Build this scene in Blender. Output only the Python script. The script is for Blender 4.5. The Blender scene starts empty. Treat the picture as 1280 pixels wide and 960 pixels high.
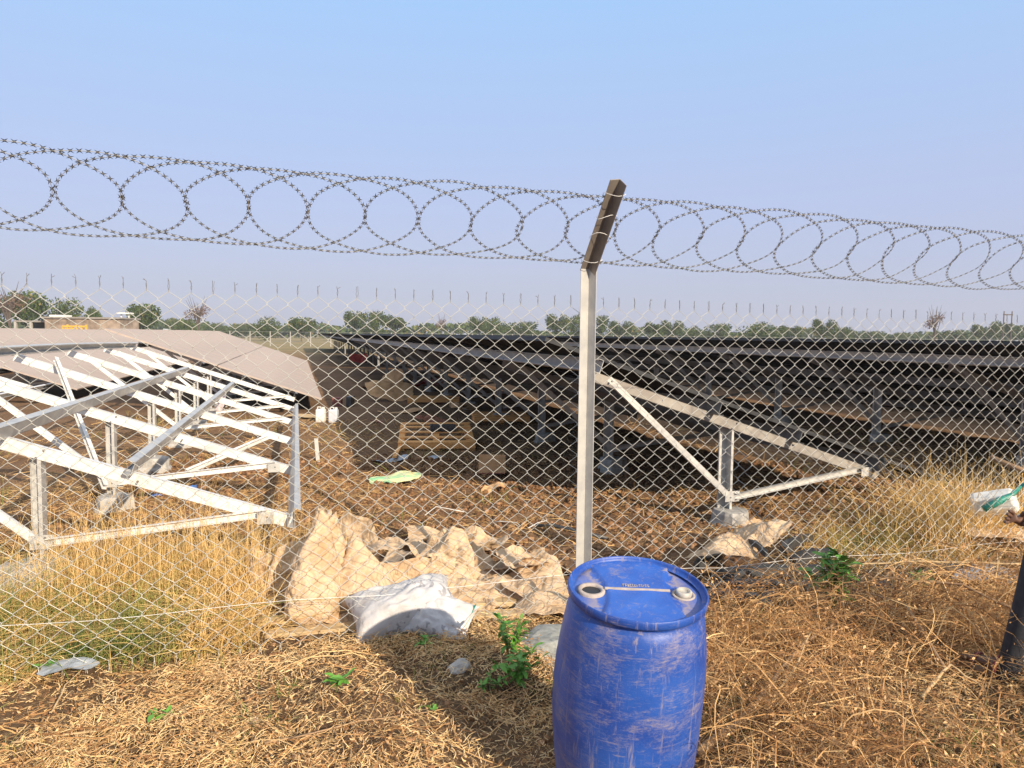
import bpy, bmesh, math, random
import numpy as np
from mathutils import Vector, Matrix
PI = math.pi
rad = math.radians
random.seed(7); rng = np.random.default_rng(7)
SC = bpy.context.scene
COL = SC.collection

# ------------------------------------------------------------------ camera
F_PX = 930.0
CAM = Vector((0, 0, 1.75))
pitch, roll = rad(3.75), rad(0.65)
fw = Vector((0, math.cos(pitch), -math.sin(pitch)))
r0 = Vector((1, 0, 0)); u0 = r0.cross(fw)
RT = math.cos(roll) * r0 + math.sin(roll) * u0
UP = -math.sin(roll) * r0 + math.cos(roll) * u0
cam = bpy.data.cameras.new('camera'); camo = bpy.data.objects.new('camera', cam); COL.objects.link(camo)
camo.matrix_world = Matrix(((RT.x, UP.x, -fw.x, CAM.x), (RT.y, UP.y, -fw.y, CAM.y), (RT.z, UP.z, -fw.z, CAM.z), (0, 0, 0, 1)))
cam.lens = F_PX / 1280 * 36; cam.sensor_width = 36; cam.clip_start = 0.05; cam.clip_end = 5000
SC.camera = camo

# ------------------------------------------------------------------ sky, sun, exposure
SUN_AZ, SUN_EL = rad(144.5), rad(24.0)
w = bpy.data.worlds.new('World'); SC.world = w; w.use_nodes = True
nt = w.node_tree; bg = nt.nodes['Background']
sky = nt.nodes.new('ShaderNodeTexSky'); sky.sky_type = 'NISHITA'; sky.sun_disc = False
sky.sun_elevation = SUN_EL; sky.sun_rotation = SUN_AZ
sky.altitude = 200; sky.air_density = 1.0; sky.dust_density = 3.0; sky.ozone_density = 3.0
nt.links.new(sky.outputs[0], bg.inputs[0]); bg.inputs[1].default_value = 0.09
# pale hazy February air: a soft veil that whitens towards the horizon all round
wtc = nt.nodes.new('ShaderNodeTexCoord'); wsp = nt.nodes.new('ShaderNodeSeparateXYZ'); nt.links.new(wtc.outputs['Generated'], wsp.inputs[0])
wr = nt.nodes.new('ShaderNodeValToRGB'); nt.links.new(wsp.outputs['Z'], wr.inputs[0])
for e_, (p_, c_) in zip([wr.color_ramp.elements[0], wr.color_ramp.elements[1], wr.color_ramp.elements.new(.2), wr.color_ramp.elements.new(.42)],
                        [(0, (.50, .51, .615)), (1, (.22, .40, .78)), (.16, (.47, .53, .76)), (.42, (.37, .59, .92))]):
    e_.position = p_; e_.color = (*c_, 1)
bg2 = nt.nodes.new('ShaderNodeBackground'); nt.links.new(wr.outputs[0], bg2.inputs[0]); bg2.inputs[1].default_value = .855
wm = nt.nodes.new('ShaderNodeMixShader'); wm.inputs[0].default_value = .82
nt.links.new(bg.outputs[0], wm.inputs[1]); nt.links.new(bg2.outputs[0], wm.inputs[2]); nt.links.new(wm.outputs[0], nt.nodes['World Output'].inputs[0])
sl = bpy.data.lights.new('sun', 'SUN'); sl.energy = 5.0; sl.angle = rad(0.5); sl.color = (1.0, 0.86, 0.67)
so = bpy.data.objects.new('sun', sl); COL.objects.link(so)
S = Vector((math.sin(SUN_AZ) * math.cos(SUN_EL), math.cos(SUN_AZ) * math.cos(SUN_EL), math.sin(SUN_EL)))
so.rotation_euler = S.to_track_quat('Z', 'Y').to_euler(); so.location = (5, -8, 12)
SC.view_settings.view_transform = 'Standard'; SC.view_settings.look = 'None'
SC.view_settings.exposure = 0.48; SC.view_settings.gamma = 1

# ------------------------------------------------------------------ helpers
def at(px, py, Y):
    d = fw + RT * ((px - 640) / F_PX) + UP * ((480 - py) / F_PX)
    return CAM + d * (Y / d.y)
def gp(px, py, z=0.0):
    d = fw + RT * ((px - 640) / F_PX) + UP * ((480 - py) / F_PX)
    return CAM + d * ((z - CAM.z) / d.z)
E = Vector((0.9605, 0.2785, 0)); R = Vector((-0.2785, 0.9605, 0)); Z = Vector((0, 0, 1))
def er(e, r, z=0.0): return E * e + R * r + Z * z
FD = Vector((0.9533, 0.3020, 0)); FN = Vector((0.3020, -0.9533, 0))     # fence direction, normal to the camera side
def fp(s, z=0.0, n=0.0): return Vector((0, 4.4, 0)) + FD * s + FN * n + Z * (z - 0.012 * s)

_lat = rng.random((256, 256))
def vnoise(x, y):
    xi = np.floor(x).astype(int); yi = np.floor(y).astype(int); fx = x - xi; fy = y - yi
    fx = fx * fx * (3 - 2 * fx); fy = fy * fy * (3 - 2 * fy)
    a = _lat[xi & 255, yi & 255]; b = _lat[(xi + 1) & 255, yi & 255]; c = _lat[xi & 255, (yi + 1) & 255]; d = _lat[(xi + 1) & 255, (yi + 1) & 255]
    return (a * (1 - fx) + b * fx) * (1 - fy) + (c * (1 - fx) + d * fx) * fy
def fbm(x, y, sc, oc=4):
    x = np.asarray(x, float) / sc; y = np.asarray(y, float) / sc; t = 0; a = .5; n = 0
    for k in range(oc):
        t = t + a * (vnoise(x + 17.3 * k, y - 9.1 * k) - .5); n += a; a *= .5; x = x * 2.03; y = y * 2.03
    return t / n * 2
def sm(a, b, x): t = np.clip((x - a) / (b - a), 0, 1); return t * t * (3 - 2 * t)
def side(x, y): return x * .3020 + (y - 4.4) * -.9533
def soilmask(x, y):
    fn = (x * .3020 + (y - 4.4) * -.9533)        # >0 camera side of the fence
    lat = x * .9605 + y * .2785; lon = -x * .2785 + y * .9605
    m = sm(.6, 1.6, -fn) * sm(-3.2, -1.4, lat) * (1 - sm(12, 18, y))
    return m
def gh(x, y):
    x = np.asarray(x, float); y = np.asarray(y, float)
    fn = (x * .3020 + (y - 4.4) * -.9533)
    near = 1 - sm(20, 45, y)
    h = fbm(x, y, 2.2, 3) * .05 + fbm(x + 40, y, .5, 3) * .022 * near + fbm(x, y + 9, .14, 2) * .012 * near * (y < 14)
    m = soilmask(x, y)
    h = h + m * (np.abs(fbm(x + 5, y, .33, 3)) * .065 + fbm(x, y, .12, 2) * .02 - .02)
    h = h + .17 * np.exp(-(((x - 3.3) / .95) ** 2 + ((y - 7.9) / .6) ** 2)) + .10 * np.exp(-(((x - 2.5) / .5) ** 2 + ((y - 8.6) / .5) ** 2))
    h = h + .06 * np.exp(-((fn + .1) / .35) ** 2) * np.exp(-((x + .2) / 1.3) ** 2) * 0
    h = h + sm(-.1, .6, fn) * (y < 8) * (np.abs(fbm(x + 3, y + 8, .45, 3)) * .085 + np.abs(fbm(x, y + 2, .16, 2)) * .03)
    h = h - .05 * np.exp(-(((x - .45) / .7) ** 2 + ((y - 3.1) / .6) ** 2))
    h = h + .05 * sm(.6, 2.0, x) * sm(0, 1.0, fn)
    return h
def ghf(x, y): return float(gh(x, y))

def link(o, parent=None):
    COL.objects.link(o)
    if parent is not None: o.parent = parent
    return o
def tag(o, label=None, cat=None, group=None, kind=None):
    if label: o['label'] = label
    if cat: o['category'] = cat
    if group: o['group'] = group
    if kind: o['kind'] = kind
    return o
def thing(name, loc, label, cat, group=None):
    o = bpy.data.objects.new(name, None); o.location = loc; o.empty_display_size = .1; COL.objects.link(o)
    return tag(o, label, cat, group)
class MB:
    def __init__(s): s.v = []; s.f = []; s.m = []
    def add(s, vs, fs, mi=0):
        n = len(s.v); s.v += [tuple(v) for v in vs]; s.f += [tuple(i + n for i in f) for f in fs]; s.m += [mi] * len(fs)
    def hexa(s, p, mi=0):
        s.add(p, [(0, 3, 2, 1), (4, 5, 6, 7), (0, 1, 5, 4), (1, 2, 6, 5), (2, 3, 7, 6), (3, 0, 4, 7)], mi)
    def box(s, c, a, b, cc, mi=0):
        c = Vector(c); a = Vector(a); b = Vector(b); cc = Vector(cc)      # half axes
        s.hexa([c - a - b - cc, c + a - b - cc, c + a + b - cc, c - a + b - cc, c - a - b + cc, c + a - b + cc, c + a + b + cc, c - a + b + cc], mi)
    def abox(s, x0, x1, y0, y1, z0, z1, mi=0):
        s.box(((x0 + x1) / 2, (y0 + y1) / 2, (z0 + z1) / 2), ((x1 - x0) / 2, 0, 0), (0, (y1 - y0) / 2, 0), (0, 0, (z1 - z0) / 2), mi)
    def channel(s, p0, p1, up, wd, dp, t=.004, lip=0.0, mi=0):
        """C section: web of width wd centred on the line, flanges dp along the side direction"""
        p0 = Vector(p0); p1 = Vector(p1); d = (p1 - p0); L = d.length; d.normalize()
        up = Vector(up); up = (up - d * up.dot(d)).normalized(); sd = d.cross(up)
        c = (p0 + p1) / 2; h = d * (L / 2)
        s.box(c + sd * (t / 2), h, up * (wd / 2), sd * (t / 2), mi)
        for k in (-1, 1):
            s.box(c + up * k * (wd / 2 - t / 2) + sd * (t + (dp - t) / 2), h, up * (t / 2), sd * ((dp - t) / 2), mi)
            if lip: s.box(c + up * k * (wd / 2 - t - lip / 2) + sd * (dp - t / 2), h, up * (lip / 2), sd * (t / 2), mi)
    def tube(s, pts, r, n=6, mi=0, cap=True):
        pts = [Vector(p) for p in pts]; m = len(pts); rs = r if hasattr(r, '__len__') else [r] * m
        base = len(s.v); prev = None
        for i, p in enumerate(pts):
            d = (pts[min(i + 1, m - 1)] - pts[max(i - 1, 0)]); d.normalize()
            if prev is None: a = d.orthogonal().normalized()
            else:
                a = prev - d * prev.dot(d)
                a = a.normalized() if a.length > 1e-6 else d.orthogonal().normalized()
            prev = a; b = d.cross(a)
            for k in range(n):
                t = 2 * PI * k / n; s.v.append(tuple(p + (a * math.cos(t) + b * math.sin(t)) * rs[i]))
        for i in range(m - 1):
            for k in range(n):
                k2 = (k + 1) % n; s.f.append((base + i * n + k, base + i * n + k2, base + (i + 1) * n + k2, base + (i + 1) * n + k)); s.m.append(mi)
        if cap:
            s.f.append(tuple(base + k for k in range(n))[::-1]); s.m.append(mi)
            s.f.append(tuple(base + (m - 1) * n + k for k in range(n))); s.m.append(mi)
    def lathe(s, prof, n=32, mi=0, c=(0, 0, 0), wob=None, caps=True):
        base = len(s.v)
        for (r, z) in prof:
            for k in range(n):
                t = 2 * PI * k / n; rr = r * (wob(t, z) if wob else 1); s.v.append((c[0] + rr * math.cos(t), c[1] + rr * math.sin(t), c[2] + z))
        for i in range(len(prof) - 1):
            for k in range(n):
                k2 = (k + 1) % n; s.f.append((base + i * n + k, base + i * n + k2, base + (i + 1) * n + k2, base + (i + 1) * n + k)); s.m.append(mi)
        if not caps: return
        if prof[0][0] > 1e-4: s.f.append(tuple(base + k for k in range(n))[::-1]); s.m.append(mi)
        if prof[-1][0] > 1e-4: s.f.append(tuple(base + (len(prof) - 1) * n + k for k in range(n))); s.m.append(mi)
    def mesh(s, name, mats, smooth=False):
        me = bpy.data.meshes.new(name); me.from_pydata(s.v, [], s.f)
        for m in (mats if isinstance(mats, (list, tuple)) else [mats]): me.materials.append(m)
        me.polygons.foreach_set('material_index', s.m)
        if smooth: me.polygons.foreach_set('use_smooth', [True] * len(s.f))
        me.update(); return me
    def build(s, name, mats, parent=None, smooth=False, loc=None):
        o = bpy.data.objects.new(name, s.mesh(name, mats, smooth)); link(o, parent)
        if loc is not None: o.location = loc
        return o
def bevel(o, w=.004, seg=2):
    m = o.modifiers.new('bevel', 'BEVEL'); m.width = w; m.segments = seg; m.limit_method = 'ANGLE'; m.angle_limit = rad(35); return o
def npmesh(name, V, Fc, mat, tint=None, smooth=False):
    """V (n,3); Fc (m,k) with k 3 or 4"""
    me = bpy.data.meshes.new(name); k = Fc.shape[1]
    me.vertices.add(len(V)); me.vertices.foreach_set('co', np.ascontiguousarray(V, dtype=np.float32).ravel())
    me.loops.add(Fc.size); me.loops.foreach_set('vertex_index', Fc.astype(np.int32).ravel())
    me.polygons.add(len(Fc)); me.polygons.foreach_set('loop_start', np.arange(0, Fc.size, k, dtype=np.int32))
    try: me.polygons.foreach_set('loop_total', np.full(len(Fc), k, dtype=np.int32))
    except Exception: pass
    if tint is not None:
        a = me.attributes.new('tint', 'FLOAT', 'POINT'); a.data.foreach_set('value', np.ascontiguousarray(tint, dtype=np.float32))
    me.materials.append(mat); me.update(calc_edges=True)
    if smooth: me.polygons.foreach_set('use_smooth', np.ones(len(Fc), bool))
    return me
def npobj(name, V, Fc, mat, tint=None, parent=None, smooth=False):
    return link(bpy.data.objects.new(name, npmesh(name, V, Fc, mat, tint, smooth)), parent)

# ------------------------------------------------------------------ materials
def newmat(name):
    m = bpy.data.materials.new(name); m.use_nodes = True; t = m.node_tree
    return m, t, t.nodes['Principled BSDF']
def N(t, typ, **kw):
    n = t.nodes.new(typ)
    for k, v in kw.items():
        if k in n.inputs.keys(): n.inputs[k].default_value = v
        else: setattr(n, k, v)
    return n
def ramp(t, fac, stops):
    r = t.nodes.new('ShaderNodeValToRGB'); cr = r.color_ramp
    while len(cr.elements) < len(stops): cr.elements.new(.5)
    for e, (p, c) in zip(cr.elements, stops): e.position = p; e.color = (*c, 1) if len(c) == 3 else c
    t.links.new(fac, r.inputs[0]); return r.outputs[0]
def mixc(t, f, a, b):
    m = t.nodes.new('ShaderNodeMix'); m.data_type = 'RGBA'
    for s, v in ((m.inputs[0], f), (m.inputs[6], a), (m.inputs[7], b)):
        if hasattr(v, 'is_output') or isinstance(v, bpy.types.NodeSocket): t.links.new(v, s)
        else: s.default_value = v if not isinstance(v, tuple) or len(v) == 4 else (*v, 1)
    return m.outputs[2]
def noise(t, scale, detail=4, rough=.6, vec=None, stretch=None, dist=0):
    n = t.nodes.new('ShaderNodeTexNoise'); n.inputs['Scale'].default_value = scale; n.inputs['Detail'].default_value = detail
    n.inputs['Roughness'].default_value = rough; n.inputs['Distortion'].default_value = dist
    tc = t.nodes.new('ShaderNodeTexCoord'); src = tc.outputs['Object']
    if stretch:
        mp = t.nodes.new('ShaderNodeMapping'); mp.inputs['Scale'].default_value = stretch; t.links.new(src, mp.inputs[0]); src = mp.outputs[0]
    t.links.new(src, n.inputs['Vector']); return n.outputs['Fac']
def bump(t, p, h, strength=.3, dist=.01):
    b = t.nodes.new('ShaderNodeBump'); b.inputs['Strength'].default_value = strength; b.inputs['Distance'].default_value = dist
    t.links.new(h, b.inputs['Height']); t.links.new(b.outputs[0], p.inputs['Normal'])
def mat(name, c1, c2=None, rough=.7, metal=0, scale=6, stretch=None, bmp=0, bd=.01, spec=None, lo=.35, hi=.65):
    m, t, p = newmat(name); p.inputs['Roughness'].default_value = rough; p.inputs['Metallic'].default_value = metal
    if spec is not None: p.inputs['Specular IOR Level'].default_value = spec
    n = noise(t, scale, 5, .6, stretch=stretch)
    t.links.new(ramp(t, n, [(lo, c1), (hi, c2 or tuple(x * .8 for x in c1))]), p.inputs['Base Color'])
    if bmp: bump(t, p, n, bmp, bd)
    return m
def tintmat(name, stops, rough=.8, transl=0, spec=.2):
    m, t, p = newmat(name); a = N(t, 'ShaderNodeAttribute', attribute_name='tint')
    c = ramp(t, a.outputs['Fac'], stops); t.links.new(c, p.inputs['Base Color'])
    p.inputs['Roughness'].default_value = rough; p.inputs['Specular IOR Level'].default_value = spec
    if transl:
        tr = t.nodes.new('ShaderNodeBsdfTranslucent'); t.links.new(c, tr.inputs[0]); mx = t.nodes.new('ShaderNodeMixShader')
        mx.inputs[0].default_value = transl; t.links.new(p.outputs[0], mx.inputs[1]); t.links.new(tr.outputs[0], mx.inputs[2])
        t.links.new(mx.outputs[0], t.nodes['Material Output'].inputs[0])
    return m

M = {}
M['galv'] = mat('galvanised_steel', (.56, .54, .50), (.44, .43, .41), rough=.45, metal=.3, scale=9, bmp=.05)
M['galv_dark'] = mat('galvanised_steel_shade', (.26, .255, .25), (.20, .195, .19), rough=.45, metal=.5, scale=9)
M['galv_white'] = mat('whitish_galvanised_steel', (.80, .78, .74), (.66, .63, .58), rough=.42, metal=.15, scale=5, stretch=(1, 1, 1), bmp=.04)
M['dust_steel'] = mat('dusty_steel', (.34, .31, .27), (.24, .21, .185), rough=.6, metal=.2, scale=5)
M['wire'] = mat('mesh_wire', (.62, .60, .54), (.46, .45, .40), rough=.4, metal=.35, scale=4)
M['spike'] = mat('weathered_wire_end', (.22, .20, .18), (.15, .14, .12), rough=.6, metal=.2, scale=20)
M['razor_core'] = mat('razor_core_wire', (.62, .61, .58), (.48, .47, .45), rough=.28, metal=.6, scale=20)
M['razor_tape'] = mat('razor_tape', (.10, .098, .095), (.07, .07, .07), rough=.4, metal=.6, scale=20)
M['concrete'] = mat('rough_concrete', (.46, .43, .39), (.30, .28, .25), rough=.9, scale=14, bmp=.5, bd=.02)
M['wood'] = mat('pallet_wood', (.92, .48, .17), (.72, .34, .10), rough=.75, scale=3, stretch=(1.5, 12, 12), bmp=.2)
M['plank'] = mat('plank_wood', (.55, .40, .22), (.38, .25, .12), rough=.75, scale=3, stretch=(1.5, 12, 12), bmp=.2)
M['black_plastic'] = mat('black_sheet', (.035, .035, .038), (.06, .058, .055), rough=.45, scale=8, bmp=.2)
M['dusty_rubber'] = mat('dusty_dark_slab', (.045, .040, .036), (.016, .016, .017), rough=.7, scale=9, bmp=.3)
M['grit_conc'] = mat('grey_lump', (.33, .33, .30), (.20, .20, .18), rough=.95, scale=25, bmp=.6, bd=.01)
M['white_plastic'] = mat('white_plastic', (.78, .77, .72), (.62, .60, .55), rough=.45, scale=8)
M['dirty_white'] = mat('dirty_white_plastic', (.46, .43, .38), (.30, .27, .22), rough=.6, scale=40)
M['red'] = mat('red_cloth', (.45, .05, .04), (.30, .03, .03), rough=.8)
M['dull_red'] = mat('dull_red_cloth', (.30, .09, .07), (.2, .06, .05), rough=.8)
M['green_sheet'] = mat('green_yellow_sack', (.30, .62, .32), (.68, .66, .34), rough=.6, scale=2.2, stretch=(1, 5, 5), lo=.45, hi=.55)
M['teal'] = mat('teal_strap', (.02, .24, .18), (.015, .17, .13), rough=.5)
M['blue_bag'] = mat('blue_bag', (.05, .22, .62), (.04, .15, .45), rough=.5)
M['grey_film'] = mat('grey_film', (.42, .45, .48), (.28, .30, .33), rough=.35)
M['rag'] = mat('pinkish_rag', (.62, .50, .48), (.48, .38, .37), rough=.9, scale=12)
M['card'] = mat('cardboard', (.72, .44, .22), (.55, .32, .15), rough=.85, scale=6)
M['brick'] = mat('brick', (.42, .17, .09), (.32, .12, .07), rough=.9, scale=14, bmp=.4)
M['leaf'] = mat('green_leaf', (.13, .33, .04), (.08, .20, .025), rough=.5, scale=10)
M['stem_green'] = mat('green_stem', (.20, .24, .06), (.16, .15, .06), rough=.6)
M['twig'] = mat('dry_twig', (.40, .25, .13), (.26, .16, .09), rough=.85, scale=10, bmp=.3)
M['bark'] = mat('bark', (.13, .10, .08), (.08, .06, .05), rough=.95, scale=4)
M['stone_wall'] = mat('stone_wall', (.40, .31, .24), (.16, .12, .09), rough=.9, scale=1.1, bmp=.6, bd=.05)
M['yellow'] = mat('yellow_paint', (.70, .42, .06), (.60, .33, .05), rough=.6)
M['rim_blue'] = None

def straw_mat(name, stops): return tintmat(name, stops, .75, .18, .25)
M['straw'] = straw_mat('dry_straw', [(0, (.12, .065, .025)), (.25, (.40, .24, .10)), (.55, (.72, .46, .19)), (1, (.92, .69, .38))])
M['stalk'] = straw_mat('dry_stalk', [(0, (.09, .042, .018)), (.36, (.33, .165, .065)), (.72, (.62, .36, .15)), (1, (.86, .60, .29))])
M['deadleaf'] = straw_mat('dead_leaf', [(0, (.09, .045, .02)), (.45, (.38, .19, .08)), (1, (.80, .52, .26))])
M['grass'] = straw_mat('meadow_grass', [(0, (.09, .14, .03)), (.3, (.25, .26, .07)), (.52, (.48, .35, .11)), (.75, (.62, .39, .14)), (1, (.82, .57, .25))])
M['soilclod'] = tintmat('soil_clod', [(0, (.10, .052, .026)), (.5, (.23, .12, .058)), (1, (.38, .22, .12))], .95, 0, .1)
M['crown'] = tintmat('tree_leaves', [(0, (.022, .038, .012)), (.45, (.060, .095, .022)), (.8, (.11, .14, .035)), (1, (.24, .17, .06))], .7, .15, .2)
M['crown_red'] = tintmat('red_leaves', [(0, (.12, .07, .05)), (1, (.26, .17, .12))], .8, .1, .2)

# ground: soil inside, straw littered edge, all by where they lie
m, t, p = newmat('ground_soil'); p.inputs['Roughness'].default_value = .95; p.inputs['Specular IOR Level'].default_value = .1
n1 = noise(t, 1.1, 8, .62); n2 = noise(t, 22, 6, .7); n3 = noise(t, .25, 3, .5); n4 = noise(t, 90, 3, .7)
c = ramp(t, n1, [(.30, (.15, .078, .040)), (.5, (.24, .132, .068)), (.72, (.36, .225, .125))])
c2 = ramp(t, n2, [(.32, (.08, .05, .03)), (.55, (.22, .14, .085)), (.75, (.38, .27, .17))])
c = mixc(t, .5, c, c2)
far = ramp(t, n3, [(.4, (.30, .22, .12)), (.6, (.22, .19, .09))])
dk = ramp(t, n2, [(.35, (.045, .030, .018)), (.58, (.14, .092, .052)), (.75, (.30, .205, .115))])
af = N(t, 'ShaderNodeAttribute', attribute_name='gap_shade'); c = mixc(t, af.outputs['Fac'], c, dk)  # front soil painted darker, standing for shade in the gaps between straw
at_ = N(t, 'ShaderNodeAttribute', attribute_name='tint')
c = mixc(t, at_.outputs['Fac'], c, far)
t.links.new(c, p.inputs['Base Color'])
ad = N(t, 'ShaderNodeMath', operation='ADD'); t.links.new(n2, ad.inputs[0]); t.links.new(n4, ad.inputs[1])
bump(t, p, ad.outputs[0], .8, .02); M['ground'] = m

# kraft paper
m, t, p = newmat('kraft_paper'); p.inputs['Roughness'].default_value = .7
n1 = noise(t, 3.0, 5, .6); n2 = noise(t, 14, 4, .6); n5 = noise(t, 5, 3, .5, dist=1.0)
rg_ = N(t, 'ShaderNodeMath', operation='SUBTRACT'); t.links.new(n5, rg_.inputs[0]); rg_.inputs[1].default_value = .5
rg2 = N(t, 'ShaderNodeMath', operation='ABSOLUTE'); t.links.new(rg_.outputs[0], rg2.inputs[0])
rg3 = N(t, 'ShaderNodeMath', operation='MULTIPLY_ADD'); t.links.new(rg2.outputs[0], rg3.inputs[0]); rg3.inputs[1].default_value = 5; t.links.new(n2, rg3.inputs[2])
c = ramp(t, n1, [(.33, (.42, .25, .12)), (.46, (.56, .40, .25)), (.60, (.50, .34, .195)), (.72, (.36, .21, .10))])
c = mixc(t, ramp(t, rg2.outputs[0], [(0, (.45, .45, .45)), (.02, (0, 0, 0))]), c, (.30, .17, .08, 1))
t.links.new(c, p.inputs['Base Color']); bump(t, p, rg3.outputs[0], .75, .02); M['kraft'] = m
m, t, p = newmat('woven_bag'); p.inputs['Roughness'].default_value = .55
n1 = noise(t, 4, 5, .6); n2 = noise(t, 11, 3, .55, dist=.8); n3 = noise(t, 34, 1.5, .5, stretch=(1, .55, 1)); n4 = noise(t, 3.2, 1, .5)
c = ramp(t, n1, [(.32, (.40, .36, .33)), (.45, (.52, .50, .49)), (.65, (.56, .545, .55))])
k1 = ramp(t, n3, [(.56, (0, 0, 0)), (.60, (.7, .7, .7))]); k2 = ramp(t, n4, [(.50, (0, 0, 0)), (.54, (1, 1, 1))])
ml = N(t, 'ShaderNodeMath', operation='MULTIPLY'); t.links.new(k1, ml.inputs[0]); t.links.new(k2, ml.inputs[1])
c = mixc(t, ml.outputs[0], c, (.22, .21, .22, 1)); t.links.new(c, p.inputs['Base Color'])
wv_ = t.nodes.new('ShaderNodeTexWave'); wv_.inputs['Scale'].default_value = 110; tc_ = t.nodes.new('ShaderNodeTexCoord'); t.links.new(tc_.outputs['Object'], wv_.inputs[0])
ad2 = N(t, 'ShaderNodeMath', operation='MULTIPLY_ADD'); t.links.new(wv_.outputs['Fac'], ad2.inputs[0]); ad2.inputs[1].default_value = .05; t.links.new(n2, ad2.inputs[2])
bump(t, p, ad2.outputs[0], .6, .02); M['woven'] = m

# blue drum plastic with clay smears
def drum_mat(name, heavy, top=False):
    m, t, p = newmat(name); p.inputs['Roughness'].default_value = .42
    a = noise(t, 3.4, 8, .8, stretch=(1.0, 1.0, 1.8), dist=.3)
    b = noise(t, 30, 9, .9, stretch=(.8, .8, 3.4), dist=.9)
    s_ = noise(t, 45, 4, .7, stretch=(1, 1, 5), dist=.8)
    mul = N(t, 'ShaderNodeMath', operation='MULTIPLY'); t.links.new(a, mul.inputs[0]); t.links.new(b, mul.inputs[1])
    f = ramp(t, mul.outputs[0], [(.255 - heavy, (0, 0, 0)), (.385 - heavy, (.75, .75, .75))])
    f2 = ramp(t, s_, [(.62, (0, 0, 0)), (.72, (.45, .45, .45))])
    mx = N(t, 'ShaderNodeMath', operation='MAXIMUM'); t.links.new(f, mx.inputs[0]); t.links.new(f2, mx.inputs[1])
    if top:
        tc_ = N(t, 'ShaderNodeTexCoord'); sp_ = N(t, 'ShaderNodeSeparateXYZ'); t.links.new(tc_.outputs['Object'], sp_.inputs[0])
        ab = N(t, 'ShaderNodeMath', operation='ABSOLUTE'); t.links.new(sp_.outputs['X'], ab.inputs[0])
        nn_ = noise(t, 16, 5, .7); ad_ = N(t, 'ShaderNodeMath', operation='MULTIPLY_ADD'); t.links.new(nn_, ad_.inputs[0]); ad_.inputs[1].default_value = .16; t.links.new(ab.outputs[0], ad_.inputs[2])
        f3 = ramp(t, ad_.outputs[0], [(.215, (0, 0, 0)), (.235, (.75, .75, .75)), (.26, (.35, .35, .35)), (.29, (.1, .1, .1))])
        m2 = N(t, 'ShaderNodeMath', operation='MAXIMUM'); t.links.new(mx.outputs[0], m2.inputs[0]); t.links.new(f3, m2.inputs[1]); mx = m2
    if not top:
        v1 = noise(t, 5, 6, .75, stretch=(9, 9, .8)); v2 = noise(t, 5, 7, .8, stretch=(1.5, 1.5, 16), dist=.4)
        for v_, lo_ in ((v1, .565), (v2, .57)):
            fr_ = ramp(t, v_, [(lo_, (0, 0, 0)), (lo_ + .10, (.55, .55, .55))]); m3 = N(t, 'ShaderNodeMath', operation='MAXIMUM'); t.links.new(mx.outputs[0], m3.inputs[0]); t.links.new(fr_, m3.inputs[1]); mx = m3
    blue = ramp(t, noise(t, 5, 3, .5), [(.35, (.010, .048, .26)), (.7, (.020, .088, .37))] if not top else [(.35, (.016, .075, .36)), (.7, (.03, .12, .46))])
    c = mixc(t, mx.outputs[0], blue, (.33, .265, .235, 1)); t.links.new(c, p.inputs['Base Color'])
    r = N(t, 'ShaderNodeMapRange'); r.inputs['To Min'].default_value = .46; r.inputs['To Max'].default_value = .85
    t.links.new(mx.outputs[0], r.inputs['Value']); t.links.new(r.outputs[0], p.inputs['Roughness'])
    bump(t, p, noise(t, 4.5, 5, .6, dist=.5), .35, .02); return m
M['drum'] = drum_mat('blue_plastic_smeared', .0)
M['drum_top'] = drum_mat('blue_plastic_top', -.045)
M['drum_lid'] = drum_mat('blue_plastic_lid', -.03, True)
M['clay'] = mat('clay_crust', (.42, .36, .32), (.30, .25, .22), rough=.9, scale=30, bmp=.4)
# solar panel
M['dust_glass'] = mat('dusty_panel_glass', (.46, .37, .315), (.40, .325, .28), rough=.8, scale=.8, spec=.12)
M['frame_tan'] = mat('dusty_panel_frame', (.44, .36, .31), (.36, .29, .25), rough=.8, spec=.1)
M['frame_dark'] = mat('dark_panel_frame', (.05, .05, .052), (.035, .035, .037), rough=.6, spec=.2)
M['frame_alu'] = mat('panel_frame', (.42, .42, .42), (.34, .34, .34), rough=.4, metal=.6)
M['back'] = mat('dark_panel_back', (.010, .010, .012), (.018, .017, .018), rough=.6, scale=3, spec=.15)
M['skin'] = mat('brown_skin', (.13, .065, .042), (.10, .05, .033), rough=.55, scale=20)
M['jeans'] = mat('black_jeans', (.016, .016, .02), (.028, .028, .034), rough=.85, scale=30)
M['shirt'] = mat('pale_shirt', (.52, .55, .60), (.44, .47, .52), rough=.85, scale=8)
M['hair'] = mat('black_hair', (.012, .01, .01), rough=.6)
M['sandal'] = mat('dark_red_sandal', (.20, .03, .035), (.06, .02, .02), rough=.6, scale=30)
M['sole'] = mat('tan_sole', (.22, .15, .10), rough=.8)
M['black'] = mat('black', (.015, .015, .016), rough=.4)
M['white'] = mat('white', (.75, .74, .72), rough=.5)
M['string'] = mat('white_string', (.80, .78, .74), rough=.6)

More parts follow.
